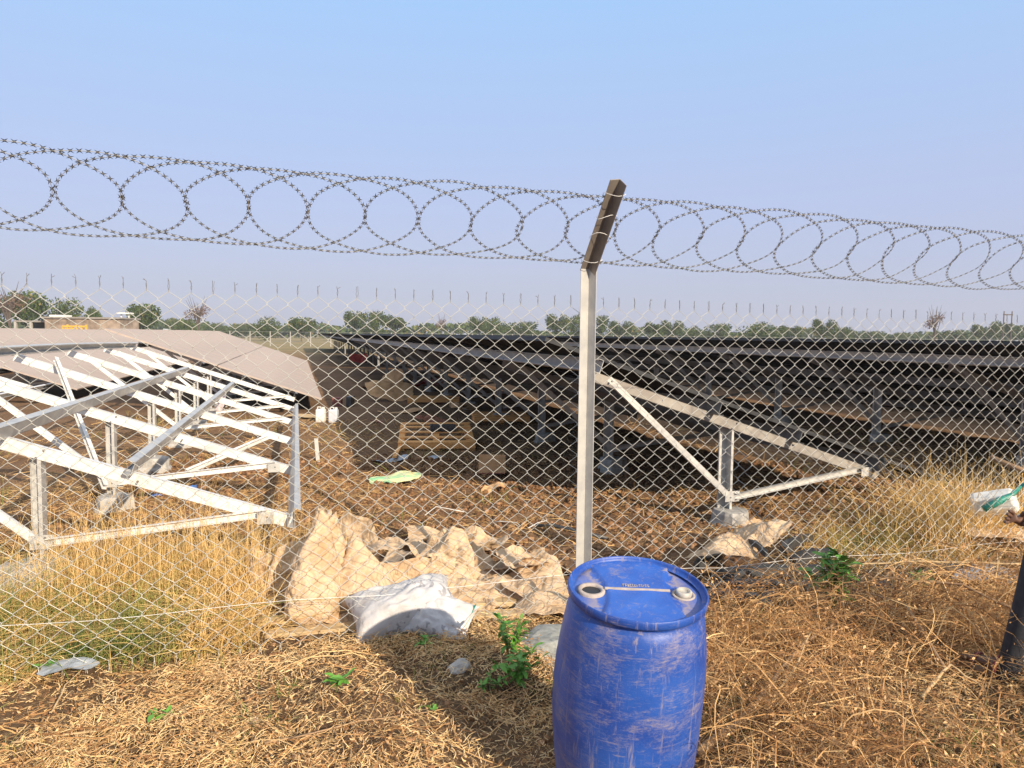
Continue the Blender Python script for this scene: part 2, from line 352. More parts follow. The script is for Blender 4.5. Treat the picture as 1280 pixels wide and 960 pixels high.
# ------------------------------------------------------------------ ground
def axis(lo, hi, fine, grow):
    pass
ys = [1.2]
while ys[-1] < 2500: ys.append(ys[-1] + max(.022, .022 + max(0, ys[-1] - 5.2) * .012 if ys[-1] < 14 else (ys[-1] - 5.2) * .035))
ys = np.array([-60, -20, -6, -1, .3] + ys)
xh = [0]
while xh[-1] < 2500: xh.append(xh[-1] + (.026 if xh[-1] < 3.2 else .026 + (xh[-1] - 3.2) * .05))
xs = np.array([-v for v in xh[:0:-1]] + xh)
X, Y = np.meshgrid(xs, ys); Hh = gh(X, Y) * (1 - sm(60, 200, Y))
V = np.stack([X.ravel(), Y.ravel(), Hh.ravel()], 1)
ny, nx = X.shape; ii = (np.arange(ny - 1)[:, None] * nx + np.arange(nx - 1)[None]).ravel()
Fc = np.stack([ii, ii + 1, ii + nx + 1, ii + nx], 1)
tint = sm(35, 90, V[:, 1])
g = npobj('ground', V, Fc, M['ground'], tint, smooth=True); tag(g, kind='structure')
hm = sm(-.9, -.1, side(V[:, 0], V[:, 1])) * np.clip(.8 + .5 * fbm(V[:, 0], V[:, 1], .5, 2), .3, 1); a_ = g.data.attributes.new('gap_shade', 'FLOAT', 'POINT'); a_.data.foreach_set('value', hm.astype(np.float32))
print('ground', len(Fc))

# ------------------------------------------------------------------ far things: trees, wood, fence, house
def crown_mesh(name, seed, n, blobs, m, leaf=.16, lo=0.35):
    r = np.random.default_rng(seed); out = []; tt = []
    wts = np.array([b[3] ** 2 for b in blobs]); cnt = (wts / wts.sum() * n).astype(int)
    for (bx, by, bz, br), c in zip(blobs, cnt):
        d = r.normal(size=(c, 3)); d /= np.linalg.norm(d, axis=1)[:, None]
        q = br * (lo + (1 - lo) * r.random(c) ** .45)
        # clumpy: push towards random sub-centres
        sub = r.normal(size=(14, 3)); sub /= np.linalg.norm(sub, axis=1)[:, None]
        k = r.integers(0, 14, c); d = d * .55 + sub[k] * .8; d /= np.linalg.norm(d, axis=1)[:, None]
        p_ = np.array([bx, by, bz]) + d * q[:, None] * np.array([1, 1, .8]) * (1 + r.normal(size=(c, 1)) * .07)
        out.append(p_); tt.append(np.clip(.45 + .18 * r.normal(size=c) + (sub[k, 2]) * .12 + (r.random(14)[k] - .5) * .4, 0, 1))
    P = np.concatenate(out); T = np.concatenate(tt); c = len(P)
    a = r.normal(size=(c, 3)); a /= np.linalg.norm(a, axis=1)[:, None]; b = np.cross(a, r.normal(size=(c, 3))); b /= np.linalg.norm(b, axis=1)[:, None]
    s_ = leaf * (.6 + .8 * r.random((c, 1)))
    V = np.stack([P - a * s_ * .8, P + b * s_ * .5, P + a * s_ * .9, P - b * s_ * .5], 1).reshape(-1, 3)
    return npmesh(name, V, np.arange(len(V)).reshape(-1, 4), m, np.repeat(T, 4))
def blobs(seed, w_, h_, n, base):
    r = random.Random(seed); o = [(0, 0, base + h_ * .5, w_ * .30)]
    for k in range(n):
        a = r.random() * 2 * PI; q = r.uniform(.15, .34) * w_; o.append((q * math.cos(a), q * math.sin(a), base + h_ * r.uniform(.25, .78), w_ * r.uniform(.13, .24)))
    return o
tree_var = []
for k, (w_, h_, nb, base) in enumerate([(1.0, .75, 9, .12), (1.25, .7, 11, .10), (.9, .8, 8, .15), (1.5, .62, 12, .10), (.75, .75, 7, .2)]):
    tree_var.append(crown_mesh('crown', 100 + k, 2600, blobs(k, w_, h_, nb, base), M['crown'], leaf=.032))
bare_var = crown_mesh('crown', 200, 700, blobs(9, .6, .5, 9, .42), M['crown_red'], leaf=.018, lo=.1)
def trunk_mb(seed, h=.5, r_=.022, nb=6, spread=.25, top=.8):
    r = random.Random(seed); mb = MB()
    mb.tube([(0, 0, -.03), (.005, 0, h * .3), (r.uniform(-.02, .02), r.uniform(-.02, .02), h * .6), (r.uniform(-.03, .03), 0, h)], [r_, r_ * .8, r_ * .65, r_ * .4], 6)
    for k in range(nb):
        a = k / nb * 2 * PI + r.random(); z0 = h * r.uniform(.4, .9); q = spread * r.uniform(.5, 1)
        mb.tube([(0, 0, z0), (q * .5 * math.cos(a), q * .5 * math.sin(a), z0 + (top - z0) * .55), (q * math.cos(a), q * math.sin(a), top * r.uniform(.8, 1.05))], [r_ * .45, r_ * .3, r_ * .1], 4)
    return mb
trunk_var = [trunk_mb(k, .45).mesh('trunk', M['bark']) for k in range(2)]
bare_trunk = trunk_mb(5, .6, .02, 14, .26, 1.0).mesh('trunk', M['bark'])
#  px left, px right, px top, distance, variant, label
TREES = [
 (-60, 8, 374, 115, 1, 'tree cut by the left edge of the photo, below the loose branched tree'),
 (4, 62, 371, 112, 0, 'rounded olive green tree left of the stone hut, biggest at the left edge'),
 (60, 112, 370, 115, 3, 'green tree standing behind the left end of the stone hut'),
 (108, 130, 389, 130, 2, 'small tree peeping over the middle of the stone hut roof'),
 (156, 202, 382, 120, 0, 'green tree rising behind the right end of the stone hut'),
 (222, 250, 400, 140, 3, 'low green bush tree below the bare grey tree on the left'),
 (204, 228, 403, 190, 1, 'small hazy tree between the stone hut and the bare grey tree'),
 (255, 290, 403, 200, 3, 'hazy grey green tree just right of the bare grey tree'),
 (286, 320, 406, 220, 1, 'low distant tree between the bare grey tree and the round dark trees'),
 (320, 355, 399, 150, 3, 'round dark tree above the tan panels, left of the pair'),
 (358, 395, 396, 150, 0, 'round dark tree above the tan panels corner, right of the pair'),
 (428, 456, 394, 165, 0, 'brownish tree at the left end of the biggest mid clump'),
 (446, 482, 389, 160, 1, 'tallest green tree of the clump left of the reddish tree'),
 (474, 512, 395, 165, 2, 'tree at the right end of the clump left of the reddish tree'),
 (584, 612, 400, 180, 0, 'left tree of the clump between the reddish tree and fence post'),
 (604, 636, 395, 170, 3, 'middle tree of the clump between the reddish tree and fence post'),
 (630, 674, 405, 185, 1, 'right low tree of the clump before the fence post'),
 (680, 710, 395, 165, 0, 'dark tree immediately left of the leaning top fence post'),
 (704, 740, 393, 175, 3, 'dark tree partly hidden by the galvanised fence post'),
 (736, 762, 399, 170, 1, 'green tree immediately right of the fence post'),
 (758, 790, 401, 180, 0, 'dark tree second to the right of the fence post'),
 (806, 828, 405, 150, 2, 'pale thin crowned tree with a green one beside it'),
 (824, 852, 404, 170, 0, 'green tree beside the pale thin crowned tree'),
 (855, 884, 407, 175, 3, 'small rounded tree left of the broad low tree'),
 (880, 916, 408, 185, 1, 'low spreading tree next to the broad low tree'),
 (926, 982, 404, 150, 3, 'broad low bright green tree right of centre'),
 (972, 1000, 408, 165, 0, 'small tree joined to the right side of the broad low tree'),
 (1014, 1042, 404, 155, 0, 'left of two dark trees standing right of the broad low tree'),
 (1039, 1066, 408, 160, 1, 'right of two dark trees standing right of the broad low tree'),
 (1066, 1110, 416, 200, 1, 'faint low tree right of the two dark trees'),
 (1110, 1152, 417, 210, 3, 'faint low tree left of the tall reddish bare tree'),
 (1172, 1216, 412, 190, 1, 'green tree right of the tall reddish bare tree'),
 (1214, 1246, 410, 180, 0, 'green tree left of the pole frame at the far right'),
 (1240, 1266, 401, 190, 2, 'tall tree standing behind the far pole frame'),
 (1262, 1310, 407, 200, 1, 'green tree at the right edge beyond the pole frame'),
]
def hz(px): return 412 + (px - 0) * .0113
for i, (pa, pb, py, Yd, vr, lab) in enumerate(TREES):
    px = (pa + pb) / 2; g0 = at(px, hz(px), Yd); top = at(px, py, Yd); Hm = (top.z + .3) * (1.06 + .10 * math.sin(i * 2.4))
    T = thing('broadleaf_tree', (g0.x, Yd, 0), lab, 'tree', 'trees on the horizon')
    cr = link(bpy.data.objects.new('crown', tree_var[vr]), T); tk = link(bpy.data.objects.new('trunk', trunk_var[i % 2]), T)
    zz = [v.co.z for v in tree_var[vr].vertices]; xx = [v.co.x for v in tree_var[vr].vertices]
    wx = (pb - pa) / F_PX * Yd / (max(xx) - min(xx)) * 1.12
    T.scale = (wx, wx, Hm / max(zz))
for px, py, Yd, lab, ww in [(248, 377, 120, 'bare grey branched tree above the low bushes on the left', 1.1), (552, 396, 150, 'slim reddish tree standing alone between two green clumps', .8),
                        (1168, 388, 140, 'tall reddish half bare tree left of the far pole frame', 1.0), (12, 361, 100, 'loose branched sparse tree at the left edge of the photo', 1.3)]:
    g0 = at(px, hz(px), Yd); sc = (at(px, py, Yd).z + .3) / .95
    T = thing('bare_tree', (g0.x, Yd, 0), lab, 'tree', 'half bare trees on the horizon')
    link(bpy.data.objects.new('crown', bare_var), T); link(bpy.data.objects.new('trunk', bare_trunk), T); T.scale = (sc * ww, sc * ww, sc)
# far wood
r = np.random.default_rng(3); n = 26000
ux = r.uniform(-330, 330, n); hgt = 4.2 + 3.0 * fbm(ux, ux * 0, 14, 4) + 1.2 * fbm(ux, ux * 0 + 5, 60, 2)
P = np.stack([ux, 255 + r.uniform(-12, 12, n), np.clip(hgt, 1.5, 9) * r.random(n) ** .6], 1)
a = r.normal(size=(n, 3)); a /= np.linalg.norm(a, axis=1)[:, None]; b = np.cross(a, r.normal(size=(n, 3))); b /= np.linalg.norm(b, axis=1)[:, None]
s_ = .8 * (.6 + .7 * r.random((n, 1)))
V = np.stack([P - a * s_, P + b * s_ * .6, P + a * s_, P - b * s_ * .6], 1).reshape(-1, 3)
tag(npobj('distant_wood', V, np.arange(len(V)).reshape(-1, 4), M['crown'], np.repeat(np.clip(.5 + .25 * r.normal(size=n), 0, 1), 4)), 'hazy line of far scrub and trees along the whole horizon', 'wood', kind='stuff')
# far boundary fence
T = thing('boundary_fence', (0, 96, 0), 'faint line of pale posts and wire at the far side of the field', 'fence')
pm = MB(); pm.abox(-.05, .05, -.05, .05, 0, 1.9); pm = pm.mesh('fence_post', M['concrete'])
for k in range(-34, 48):
    o = link(bpy.data.objects.new('fence_post', pm), T); o.location = (k * 2.6, 0, 0)
mb = MB()
for z_ in (.6, 1.2, 1.85): mb.tube([(-90, 0, z_), (126, 0, z_)], .015, 3)
mb.build('fence_wire', M['galv'], T)
# far pole frame
b0 = at(1258, 430, 150)
T = thing('pole_frame', (b0.x, 150, 0), 'two thin poles joined by a crossbar above the trees at right', 'utility pole')
sp = 10 / F_PX * 150
for s_ in (-.5, .5):
    mb = MB(); mb.tube([(s_ * sp, 0, 0), (s_ * sp, 0, at(1258, 389, 150).z)], [.14, .1], 6); mb.build('pole', M['bark'], T)
mb = MB(); mb.abox(-sp * .6, sp * .6, -.06, .06, at(1258, 394, 150).z, at(1258, 393, 150).z + .05); mb.build('crossbar', M['bark'], T)
# stone hut
Yh = 62; pA = at(56, 418, Yh); pB = at(150, 418, Yh); zt = at(115, 398.5, Yh).z
T = thing('stone_hut', (pA.x, Yh, 0), 'low brown stone hut with flat roof beyond the tan panels', 'building')
Wd = pB.x - pA.x
mb = MB(); mb.abox(0, Wd, 0, 3.2, 0, zt); bevel(mb.build('wall', M['stone_wall'], T), .03)
mb = MB(); mb.abox(-.15, Wd + .1, -.15, 3.3, zt, zt + .14); mb.build('roof', M['dust_steel'], T)
mb = MB(); mb.abox(.3, 1.6, .2, 1.2, zt + .14, zt + .3); mb.build('roof_sheet', M['white_plastic'], T)
for k_, (xa, xb, za, zb2) in enumerate([(2.9, 3.6, .5, 1.7), (4.4, 4.9, 1.1, 1.7)]):
    mb = MB(); mb.abox(xa, xb, -.03, -.002, za, zb2); mb.build('window_shutter', M['bark'], T)
lb = MB(); lb.abox(-2.9, -.02, .5, 3.1, zt * .88, zt * .93); lb.build('shed_roof', M['dust_steel'], T)
for xx in (-2.8, -1.5, -.1):
    lb = MB(); lb.abox(xx - .09, xx + .09, .5, .7, 0, zt * .88); lb.build('shed_post', M['concrete'], T)
lb = MB(); lb.abox(-2.9, -.02, 3.0, 3.09, 0, zt * .88); lb.build('shed_back', M['black_plastic'], T)
# yellow frame
q = at(94, 417.5, 60); q2 = at(94, 407, 60); x0 = at(79, 417, 60).x; x1 = at(108, 417, 60).x
T = thing('yellow_frame', (x0, 60, 0), 'yellow open framed crate standing in front of the stone hut', 'crate')
W_ = x1 - x0; zt2 = q2.z
for k in range(6):
    mb = MB(); xx = W_ * k / 5; mb.abox(xx - .06, xx + .06, -.05, .05, .2, zt2 + (.08 if k % 2 else 0)); mb.build('upright', M['yellow'], T)
for zz in (zt2 - .12, zt2 * .72, .5):
    mb = MB(); mb.abox(0, W_, -.09, -.052, zz, zz + .12); mb.build('rail', M['yellow'], T)
mb = MB(); mb.abox(.1, W_ * .45, .06, .12, .3, zt2 - .2); mb.build('side_panel', M['yellow'], T)
# white table-like rack on the roof
q = at(158, 391.5, 63); zt3 = q.z; x0 = at(144, 398, 63).x; x1 = at(160, 398, 63).x
T = thing('roof_rack', (x0, 63.2, zt + .141), 'small white table like stand on the roof of the stone hut', 'stand')
mb = MB(); mb.abox(0, x1 - x0, 0, .8, zt3 - zt - .2, zt3 - zt - .08); mb.build('top_slab', M['white_plastic'], T)
for xx in (.2, x1 - x0 - .25):
    mb = MB(); mb.abox(xx, xx + .09, .3, .4, 0, zt3 - zt - .2); mb.build('leg', M['white_plastic'], T)
# small white tent
q = at(203, 411, 70)
T = MB(); T.add([(-.9, 0, 0), (.9, 0, 0), (.9, 1.5, 0), (-.9, 1.5, 0), (-.25, .7, q.z), (.25, .7, q.z)], [(0, 1, 5, 4), (1, 2, 5), (2, 3, 4, 5), (3, 0, 4), (0, 3, 2, 1)])
tag(T.build('tarpaulin_tent', M['grey_film'], loc=(q.x, 70, 0)), 'small pale tarpaulin tent right of the stone hut', 'tent')

# ------------------------------------------------------------------ solar tables
def set_row(z0, sl, t1, t2):
    global Z0, SL, SD, SNN, PBASIS, T1, T2
    Z0 = z0; SL = sl; SD = (E - Z * SL).normalized(); SNN = (E * SL + Z).normalized(); T1 = t1; T2 = t2
    PBASIS = Matrix((R, -SD, R.cross(-SD))).transposed().to_4x4()
def tz(t, off=0.0): return Z0 - SL * t + off
set_row(.90, .35, -.98, 1.17)
# panel: local x along the row, y down the slope
PW, PL, PT = 1.148, 2.262, .035
mb = MB(); fr = .011
mb.box((0, 0, PT / 2 - .004), (PW / 2 - fr, 0, 0), (0, PL / 2 - fr, 0), (0, 0, .003), 1)           # glass laminate (top)
mb.box((0, 0, PT / 2 - .0095), (PW / 2 - fr, 0, 0), (0, PL / 2 - fr, 0), (0, 0, .002), 2)
for s_ in (-1, 1):
    mb.box((s_ * (PW / 2 - fr / 2), 0, 0), (fr / 2, 0, 0), (0, PL / 2, 0), (0, 0, PT / 2), 0)
    mb.box((0, s_ * (PL / 2 - fr / 2), 0), (PW / 2 - fr, 0, 0), (0, fr / 2, 0), (0, 0, PT / 2), 0)
panel_tan = mb.mesh('solar_panel', [M['frame_tan'], M['dust_glass'], M['back']])
panel_dark = mb.mesh('solar_panel', [M['frame_dark'], M['dust_glass'], M['back']])
def panel_at(T, e0, r_, t_, me, jig=0):
    o = link(bpy.data.objects.new('solar_panel', me), T)
    p_ = er(e0 + t_, r_, tz(t_, .165)) - T.location
    o.matrix_local = Matrix.Translation(p_) @ PBASIS @ Matrix.Rotation(random.uniform(-jig, jig), 4, 'X'); return o
# courses:       # centres of the two panel courses down the slope
def footing(T, pos, r_=.165, h=.15, seed=0):
    rr = random.Random(seed); mb = MB()
    mb.lathe([(r_ * 1.2, -.12), (r_ * 1.15, h * .1), (r_ * 1.02, h * .3), (r_ * 1.0, h * .8), (r_ * .93, h), (0, h * 1.04)], 14, wob=lambda t, z: 1 + .10 * math.sin(3 * t + seed) + .06 * math.sin(7 * t + seed * 2))
    o = mb.build('footing', M['concrete'], T); o.location = pos; return o
def table(name, e0, cols, label, mt, panels=None, tpan=(T1, T2), base_r=None, purl=None, me=panel_dark, skip_brace=(), jig=.0, purl_r=None, mats=None, simple=False, group='solar panel tables'):
    r0_ = cols[0]; org = er(e0, r0_, 0)
    T = thing(name, org, label, 'solar table', group)
    L = lambda e, r_, z=0.0: er(e, r_, z) - org
    for i, rc in enumerate(cols):
        g_ = ghf(*er(e0, rc).xy) if rc < 40 else 0
        mb = MB(); zc = (g_ - .05 + tz(0, .03)) / 2; hc = (tz(0, .03) - g_ + .05) / 2
        mb.box(L(e0 - .045, rc + .11, zc), E * .045, R * .0025, Z * hc); mb.box(L(e0 + .0026, rc + .0575, zc), E * .0025, R * .055, Z * hc)
        mb.box(L(e0 - .008, rc + .0045, zc), E * .0105, R * .0022, Z * hc); mb.box(L(e0 - .0875, rc + .100, zc), E * .0022, R * .0075, Z * hc); 
        mb.build('column', mt, T)
        mb = MB(); mb.channel(L(e0 - 1.5, rc, tz(-1.5, .0)), L(e0 + 1.66, rc, tz(1.66, .0)), SNN, .09, -.05, .004, 0); mb.build('rafter', M['galv_white'] if mats is None else mats[0], T)
        if i not in skip_brace:
            mb = MB(); mb.channel(L(e0 - .03, rc - .006, g_ + .28), L(e0 - 1.28, rc - .006, tz(-1.28, .03)), (E + Z).normalized(), .055, .04, .004); mb.build('brace', mt if mats is None else mats[1], T)
            mb = MB(); mb.channel(L(e0 + .03, rc - .006, g_ + .28), L(e0 + 1.5, rc - .006, tz(1.5, .03)), (Z - E * .2).normalized(), .055, .04, .004); mb.build('brace', mt if mats is None else mats[1], T)
        if rc < 9.5:
            for (eb, zb_) in ((-.02, g_ + .27), (.02, g_ + .31), (-.02, tz(0, -.03)), (.03, tz(0, .02)), (-1.27, tz(-1.27, .01)), (1.49, tz(1.49, .0)), (1.43, tz(1.43, .01)), (-.3, tz(-.3, .0)), (.62, tz(.62, 0))):
                mb = MB(); p_ = L(e0 + eb, rc - .052 if abs(eb) > .1 else rc - .01, zb_); mb.tube([p_ + R * .012, p_ - R * .006], .009, 6); mb.build('bolt', M['galv_dark'], T)
            mb = MB(); mb.box(L(e0, rc - .008, g_ + .28), E * .075, Z * .05, R * .003); mb.build('gusset_plate', M['galv'], T)
            mb = MB(); mb.box(L(e0 + 1.48, rc - .053, tz(1.48, -.01)), E * .06, Z * .045, R * .003); mb.build('gusset_plate', M['galv'], T)
        if rc < 30: footing(T, L(e0, rc, g_), seed=i)
    return T, L
# row 0 (left, unfinished)
cols0 = [5.8 + 2.15 * k for k in range(9)]
e_0 = -1.71
T0, L0 = table('solar_table', e_0, cols0, 'unfinished white steel solar frame at left, its far half under tan panels', M['galv'], skip_brace=(2,), mats=(M['galv_white'], M['galv_white']))
def purlin(T, L, e0, t_, ra, rb, mt, w_=.10, sag=0, dz=.09, side=1):
    n = 8 if sag else 1; mb = MB()
    P_ = [L(e0 + t_, ra + (rb - ra) * k / n, tz(t_, dz + .005) - sag * math.sin(PI * k / n)) for k in range(n + 1)]
    for k in range(n): mb.channel(P_[k], P_[k + 1], SNN, w_, .05 * side, .004, .012)
    return mb.build('purlin', mt, T)
rN = 5.8
purlin(T0, L0, e_0, -1.38, rN - 1.6, 16.4, M['galv'], sag=-.05)
purlin(T0, L0, e_0, -.18, rN - .8, 14.6, M['galv'], side=-1)
purlin(T0, L0, e_0, .6, rN - .1, 14.6, M['galv'], side=-1)
purlin(T0, L0, e_0, 1.66, rN - .12, 14.2, M['galv'], w_=.15, dz=.06)
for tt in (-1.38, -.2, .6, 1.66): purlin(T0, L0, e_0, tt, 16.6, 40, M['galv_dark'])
for (a_, b_) in [(at(72, 449, 8.86), at(134, 609, 7.05)), (at(231, 589, 8.3), at(334, 545, 9.5))]:
    mb = MB(); mb.channel(a_ - T0.location, b_ - T0.location, Z + E * .3, .055, .04, .004); mb.build('brace', M['galv_white'], T0)
for c_ in range(20):
    for tt in (T1, T2): panel_at(T0, e_0, 17.5 + c_ * 1.156 + .05 * (c_ // 5), tt, panel_tan, .006)
# row -1
e_m = e_0 - 5.75
Tm, Lm = table('solar_table', e_m, [13.0 + 2.3 * k for k in range(10)], 'solar table beyond the unfinished frame, tan panels reaching the left edge', M['galv'], mats=(M['galv_white'], M['galv_white']))
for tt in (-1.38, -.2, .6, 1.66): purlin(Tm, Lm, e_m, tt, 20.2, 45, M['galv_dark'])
purlin(Tm, Lm, e_m, 1.66, 12.8, 20.1, M['galv_white'])
for c_ in range(20):
    for tt in (T1, T2): panel_at(Tm, e_m, 21.2 + c_ * 1.156 + .05 * (c_ // 6), tt, panel_tan, .006)
# row -2
e_n = e_m - 5.75
Tn, Ln = table('solar_table', e_n, [28.0 + 2.6 * k for k in range(4)], 'farthest tan solar table before the stone hut, at the left edge', M['galv'], mats=(M['galv_white'], M['galv_white']))
for c_ in range(14):
    for tt in (T1, T2): panel_at(Tn, e_n, 28.5 + c_ * 1.154, tt, panel_tan, .006)
# right rows: seen from below
set_row(.93, .325, -.85, 1.29)
def far_table(e0, ra, rb, label):
    T = thing('solar_table', er(e0, ra), label, 'solar table', 'solar panel tables'); org = T.location
    mb = MB(); n = int((rb - ra) / 1.154)
    for k in range(n):
        for tt in (T1, T2): mb.box(er(e0 + tt, ra + 1.154 * (k + .5), tz(tt, .165)) - org, R * (PW / 2), SD * (PL / 2), SNN * (PT / 2))
    o = mb.build('panel_array', M['back'], T); tag(o, kind='stuff')
    for tt in (-1.4, 1.6):
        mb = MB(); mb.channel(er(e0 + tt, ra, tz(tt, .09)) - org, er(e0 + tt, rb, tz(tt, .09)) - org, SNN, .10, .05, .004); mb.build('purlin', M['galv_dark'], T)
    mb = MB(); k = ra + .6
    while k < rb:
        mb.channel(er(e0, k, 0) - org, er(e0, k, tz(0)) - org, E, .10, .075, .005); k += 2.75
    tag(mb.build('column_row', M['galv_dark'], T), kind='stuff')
def right_row(e0, c0, n, pr0, npan, label, big=False):
    T, L = table('solar_table', e0, [c0 + 2.75 * k for k in range(n)], label, M['galv'] if big else M['galv_dark'], mats=(M['dust_steel'], M['galv']) if big else (M['galv_dark'], M['galv_dark']))
    rb = pr0 + npan * 1.154
    for tt in (-1.42, -.25, .62, 1.6): purlin(T, L, e0, tt, pr0 - .02, rb, M['galv'] if tt == -1.42 else M['galv_dark'], w_=.12, side=-1 if tt < -1 else 1)
    for c_ in range(npan):
        for tt in (T1, T2): panel_at(T, e0, pr0 + (c_ + .5) * 1.154, tt, panel_dark)
    return T
e1 = 3.94
right_row(e1, 6.09, 11, 5.95, 26, 'nearest dark solar table right of the fence post, seen from underneath', True)
far_table(e1, 37, 62, 'dark solar table continuing the nearest dark row, farther along it'); far_table(e1, 63.5, 86, 'last dark solar table at the far end of the nearest dark row')
right_row(e1 + 5.75, 5.0, 11, 4.4, 26, 'second dark solar table to the right, right behind the nearest one', True)
far_table(e1 + 5.75, 36, 61, 'dark solar table continuing the second dark row'); far_table(e1 + 5.75, 62.5, 86, 'last dark solar table at the far end of the second dark row')
ords = ['third', 'fourth', 'fifth', 'sixth', 'seventh', 'eighth', 'ninth']
for k in range(7):
    far_table(e1 + 5.75 * (k + 2), 5.2, 45, '%s dark row of solar panels counted from the fence post rightward' % ords[k])
    far_table(e1 + 5.75 * (k + 2), 46.5, 86, 'far half of the %s dark row of solar panels' % ords[k])

# ------------------------------------------------------------------ chain link fence
FT = thing('chain_link_fence', fp(0, 0), 'tall galvanised chain link fence crossing the whole photo with spiked top', 'fence')
pitch_w = .1055; nd = 20; dh = (1.915 + .0) / nd
def wire_mesh(seed, bend=0):
    r = random.Random(seed); mb = MB(); pts = []
    for k in range(2 * nd + 1):
        sx = (pitch_w / 4 * 1.04) * (1 if k % 2 else -1); z_ = .02 + k * dh / 2
        j = (r.uniform(-.0025, .0025), r.uniform(-.002, .002))
        o = .0035
        for q_ in (-1, 1):
            pts.append((sx - abs(0) + j[0], (o if (k % 2) else -o) * q_, z_ + q_ * .004 + j[1]))
    mb.tube(pts, .0016, 4)
    # twisted spike
    tx = pts[-1][0]; zt_ = pts[-1][2]; tw = []; tw2 = []
    for k in range(7):
        a_ = k * 1.9; z_ = zt_ + .006 + k * .0085
        tw.append((tx + .004 * math.cos(a_) - .004, .004 * math.sin(a_), z_)); tw2.append((tx - .004 * math.cos(a_) - .004, -.004 * math.sin(a_), z_))
    tw = [(tx + (a_[0] - tx) * .35, a_[1] * .35, a_[2]) for a_ in tw]
    mb.tube([pts[-1]] + tw[:5] + [(tx + bend, 0, zt_ + .054 + .006 * r.uniform(-1, 1))], .0014, 3, 1)
    # bottom tails
    mb.tube([pts[0], (pts[0][0] + .006, 0, -.03)], .0018, 3)
    return mb.mesh('wire', [M['wire'], M['spike']])
wv = [wire_mesh(k, (0, .006, -.004, .012, 0, -.016, .003)[k]) for k in range(7)]
ang = math.atan2(FD.y, FD.x)
ns = 0; s = -5.2
k = 0
while s < 9.3:
    o = link(bpy.data.objects.new('wire', wv[random.randrange(7)]), FT)
    o.location = fp(s, 0) - FT.location + Z * random.uniform(-.003, .003) + FN * (.012 * math.sin(s * 2.1)); o.rotation_euler.z = ang
    if k % 2: o.scale = (-1, 1, 1)
    if k % 2 == 1: o.rotation_euler.z = ang
    s += pitch_w / 2; k += 1
print('wires', k)
for zz, amp in ((.27, .012),):
    mb = MB(); mb.tube([fp(s_ / 4, zz + amp * math.sin(s_ * .9) - (.02 if abs(s_ / 4 - .46) > 1 and zz < 1 else 0), -.004) - FT.location for s_ in range(-21, 38)], .0016, 4)
    mb.build('tension_wire', M['galv_white'], FT)

# fence post
def vpost(mb, p0, p1, face, w_=.062, t=.005):
    """L angle opening towards `face`, corner behind"""
    p0 = Vector(p0); p1 = Vector(p1); d = (p1 - p0); Ln_ = d.length; d.normalize(); face = (Vector(face) - d * Vector(face).dot(d)).normalized(); sd = d.cross(face)
    for s_ in (-1, 1):
        a_ = (face * .72 + sd * s_ * .7).normalized(); nn = d.cross(a_) * s_
        mb.box((p0 + p1) / 2 + a_ * (w_ / 2 + (t * .5 if s_ > 0 else -t*.0)), d * (Ln_ / 2), a_ * (w_ / 2), nn * (t / 2))
def make_post(s0, label):
    b_ = fp(s0, 0, .05)
    T = thing('fence_post', (b_.x, b_.y, -.05), label, 'fence post', 'angled galvanised fence posts')
    zb = 2.205
    mb = MB(); vpost(mb, (0, 0, 0), (0, 0, zb), (-.15, -1, 0), .066); bevel(mb.build('upright', M['galv'], T), .0015, 1)
    top = FN * .40 + Z * (zb + .45)
    mb = MB(); vpost(mb, (0, 0, zb - .005), top, (-.25, -1, -.4), .066); bevel(mb.build('arm', M['galv_arm_shade'], T), .0015, 1)
    for i, zz in enumerate((.5, .9, .96, 1.3, 1.62, 1.68, 2.0, 2.08)):
        for sx in (1,):
            mb = MB(); p_ = Vector((.028, -.018, zz)); mb.tube([p_, p_ + Vector((-.004, -.006, 0))], .004, 6); mb.build('bolt', M['black'], T)
    for q_ in (.12, .42, .62, .86):
        p_ = Z * zb + (top - Z * zb) * q_; mb = MB(); cc = [p_ + FD * (.065 * math.cos(a_)) + FN * (.05 * math.sin(a_) - .0) + Z * (.012 * math.sin(a_ * 2 + q_ * 9)) - FN * .02 + Vector((0, -.035, -.02)) for a_ in [k * PI / 8 for k in range(17)]]
        mb.tube(cc, .0016, 4); mb.build('tie_wire', M['string'], T)
    return T
M['galv_arm_shade'] = mat('galvanised_steel_arm_shade', (.30, .26, .22), (.22, .19, .17), rough=.5, metal=.35, scale=8)  # post steel darkened for the arm: shade of its downward face in the colour
make_post(.46, 'galvanised angle fence post rising behind the blue drum with tilted arm')
make_post(4.9, 'next fence post along, just beyond the right edge of the photo')
make_post(9.3, 'third fence post along the line, well beyond the right edge of the photo')
make_post(-4.0, 'previous fence post, just beyond the left edge of the photo')

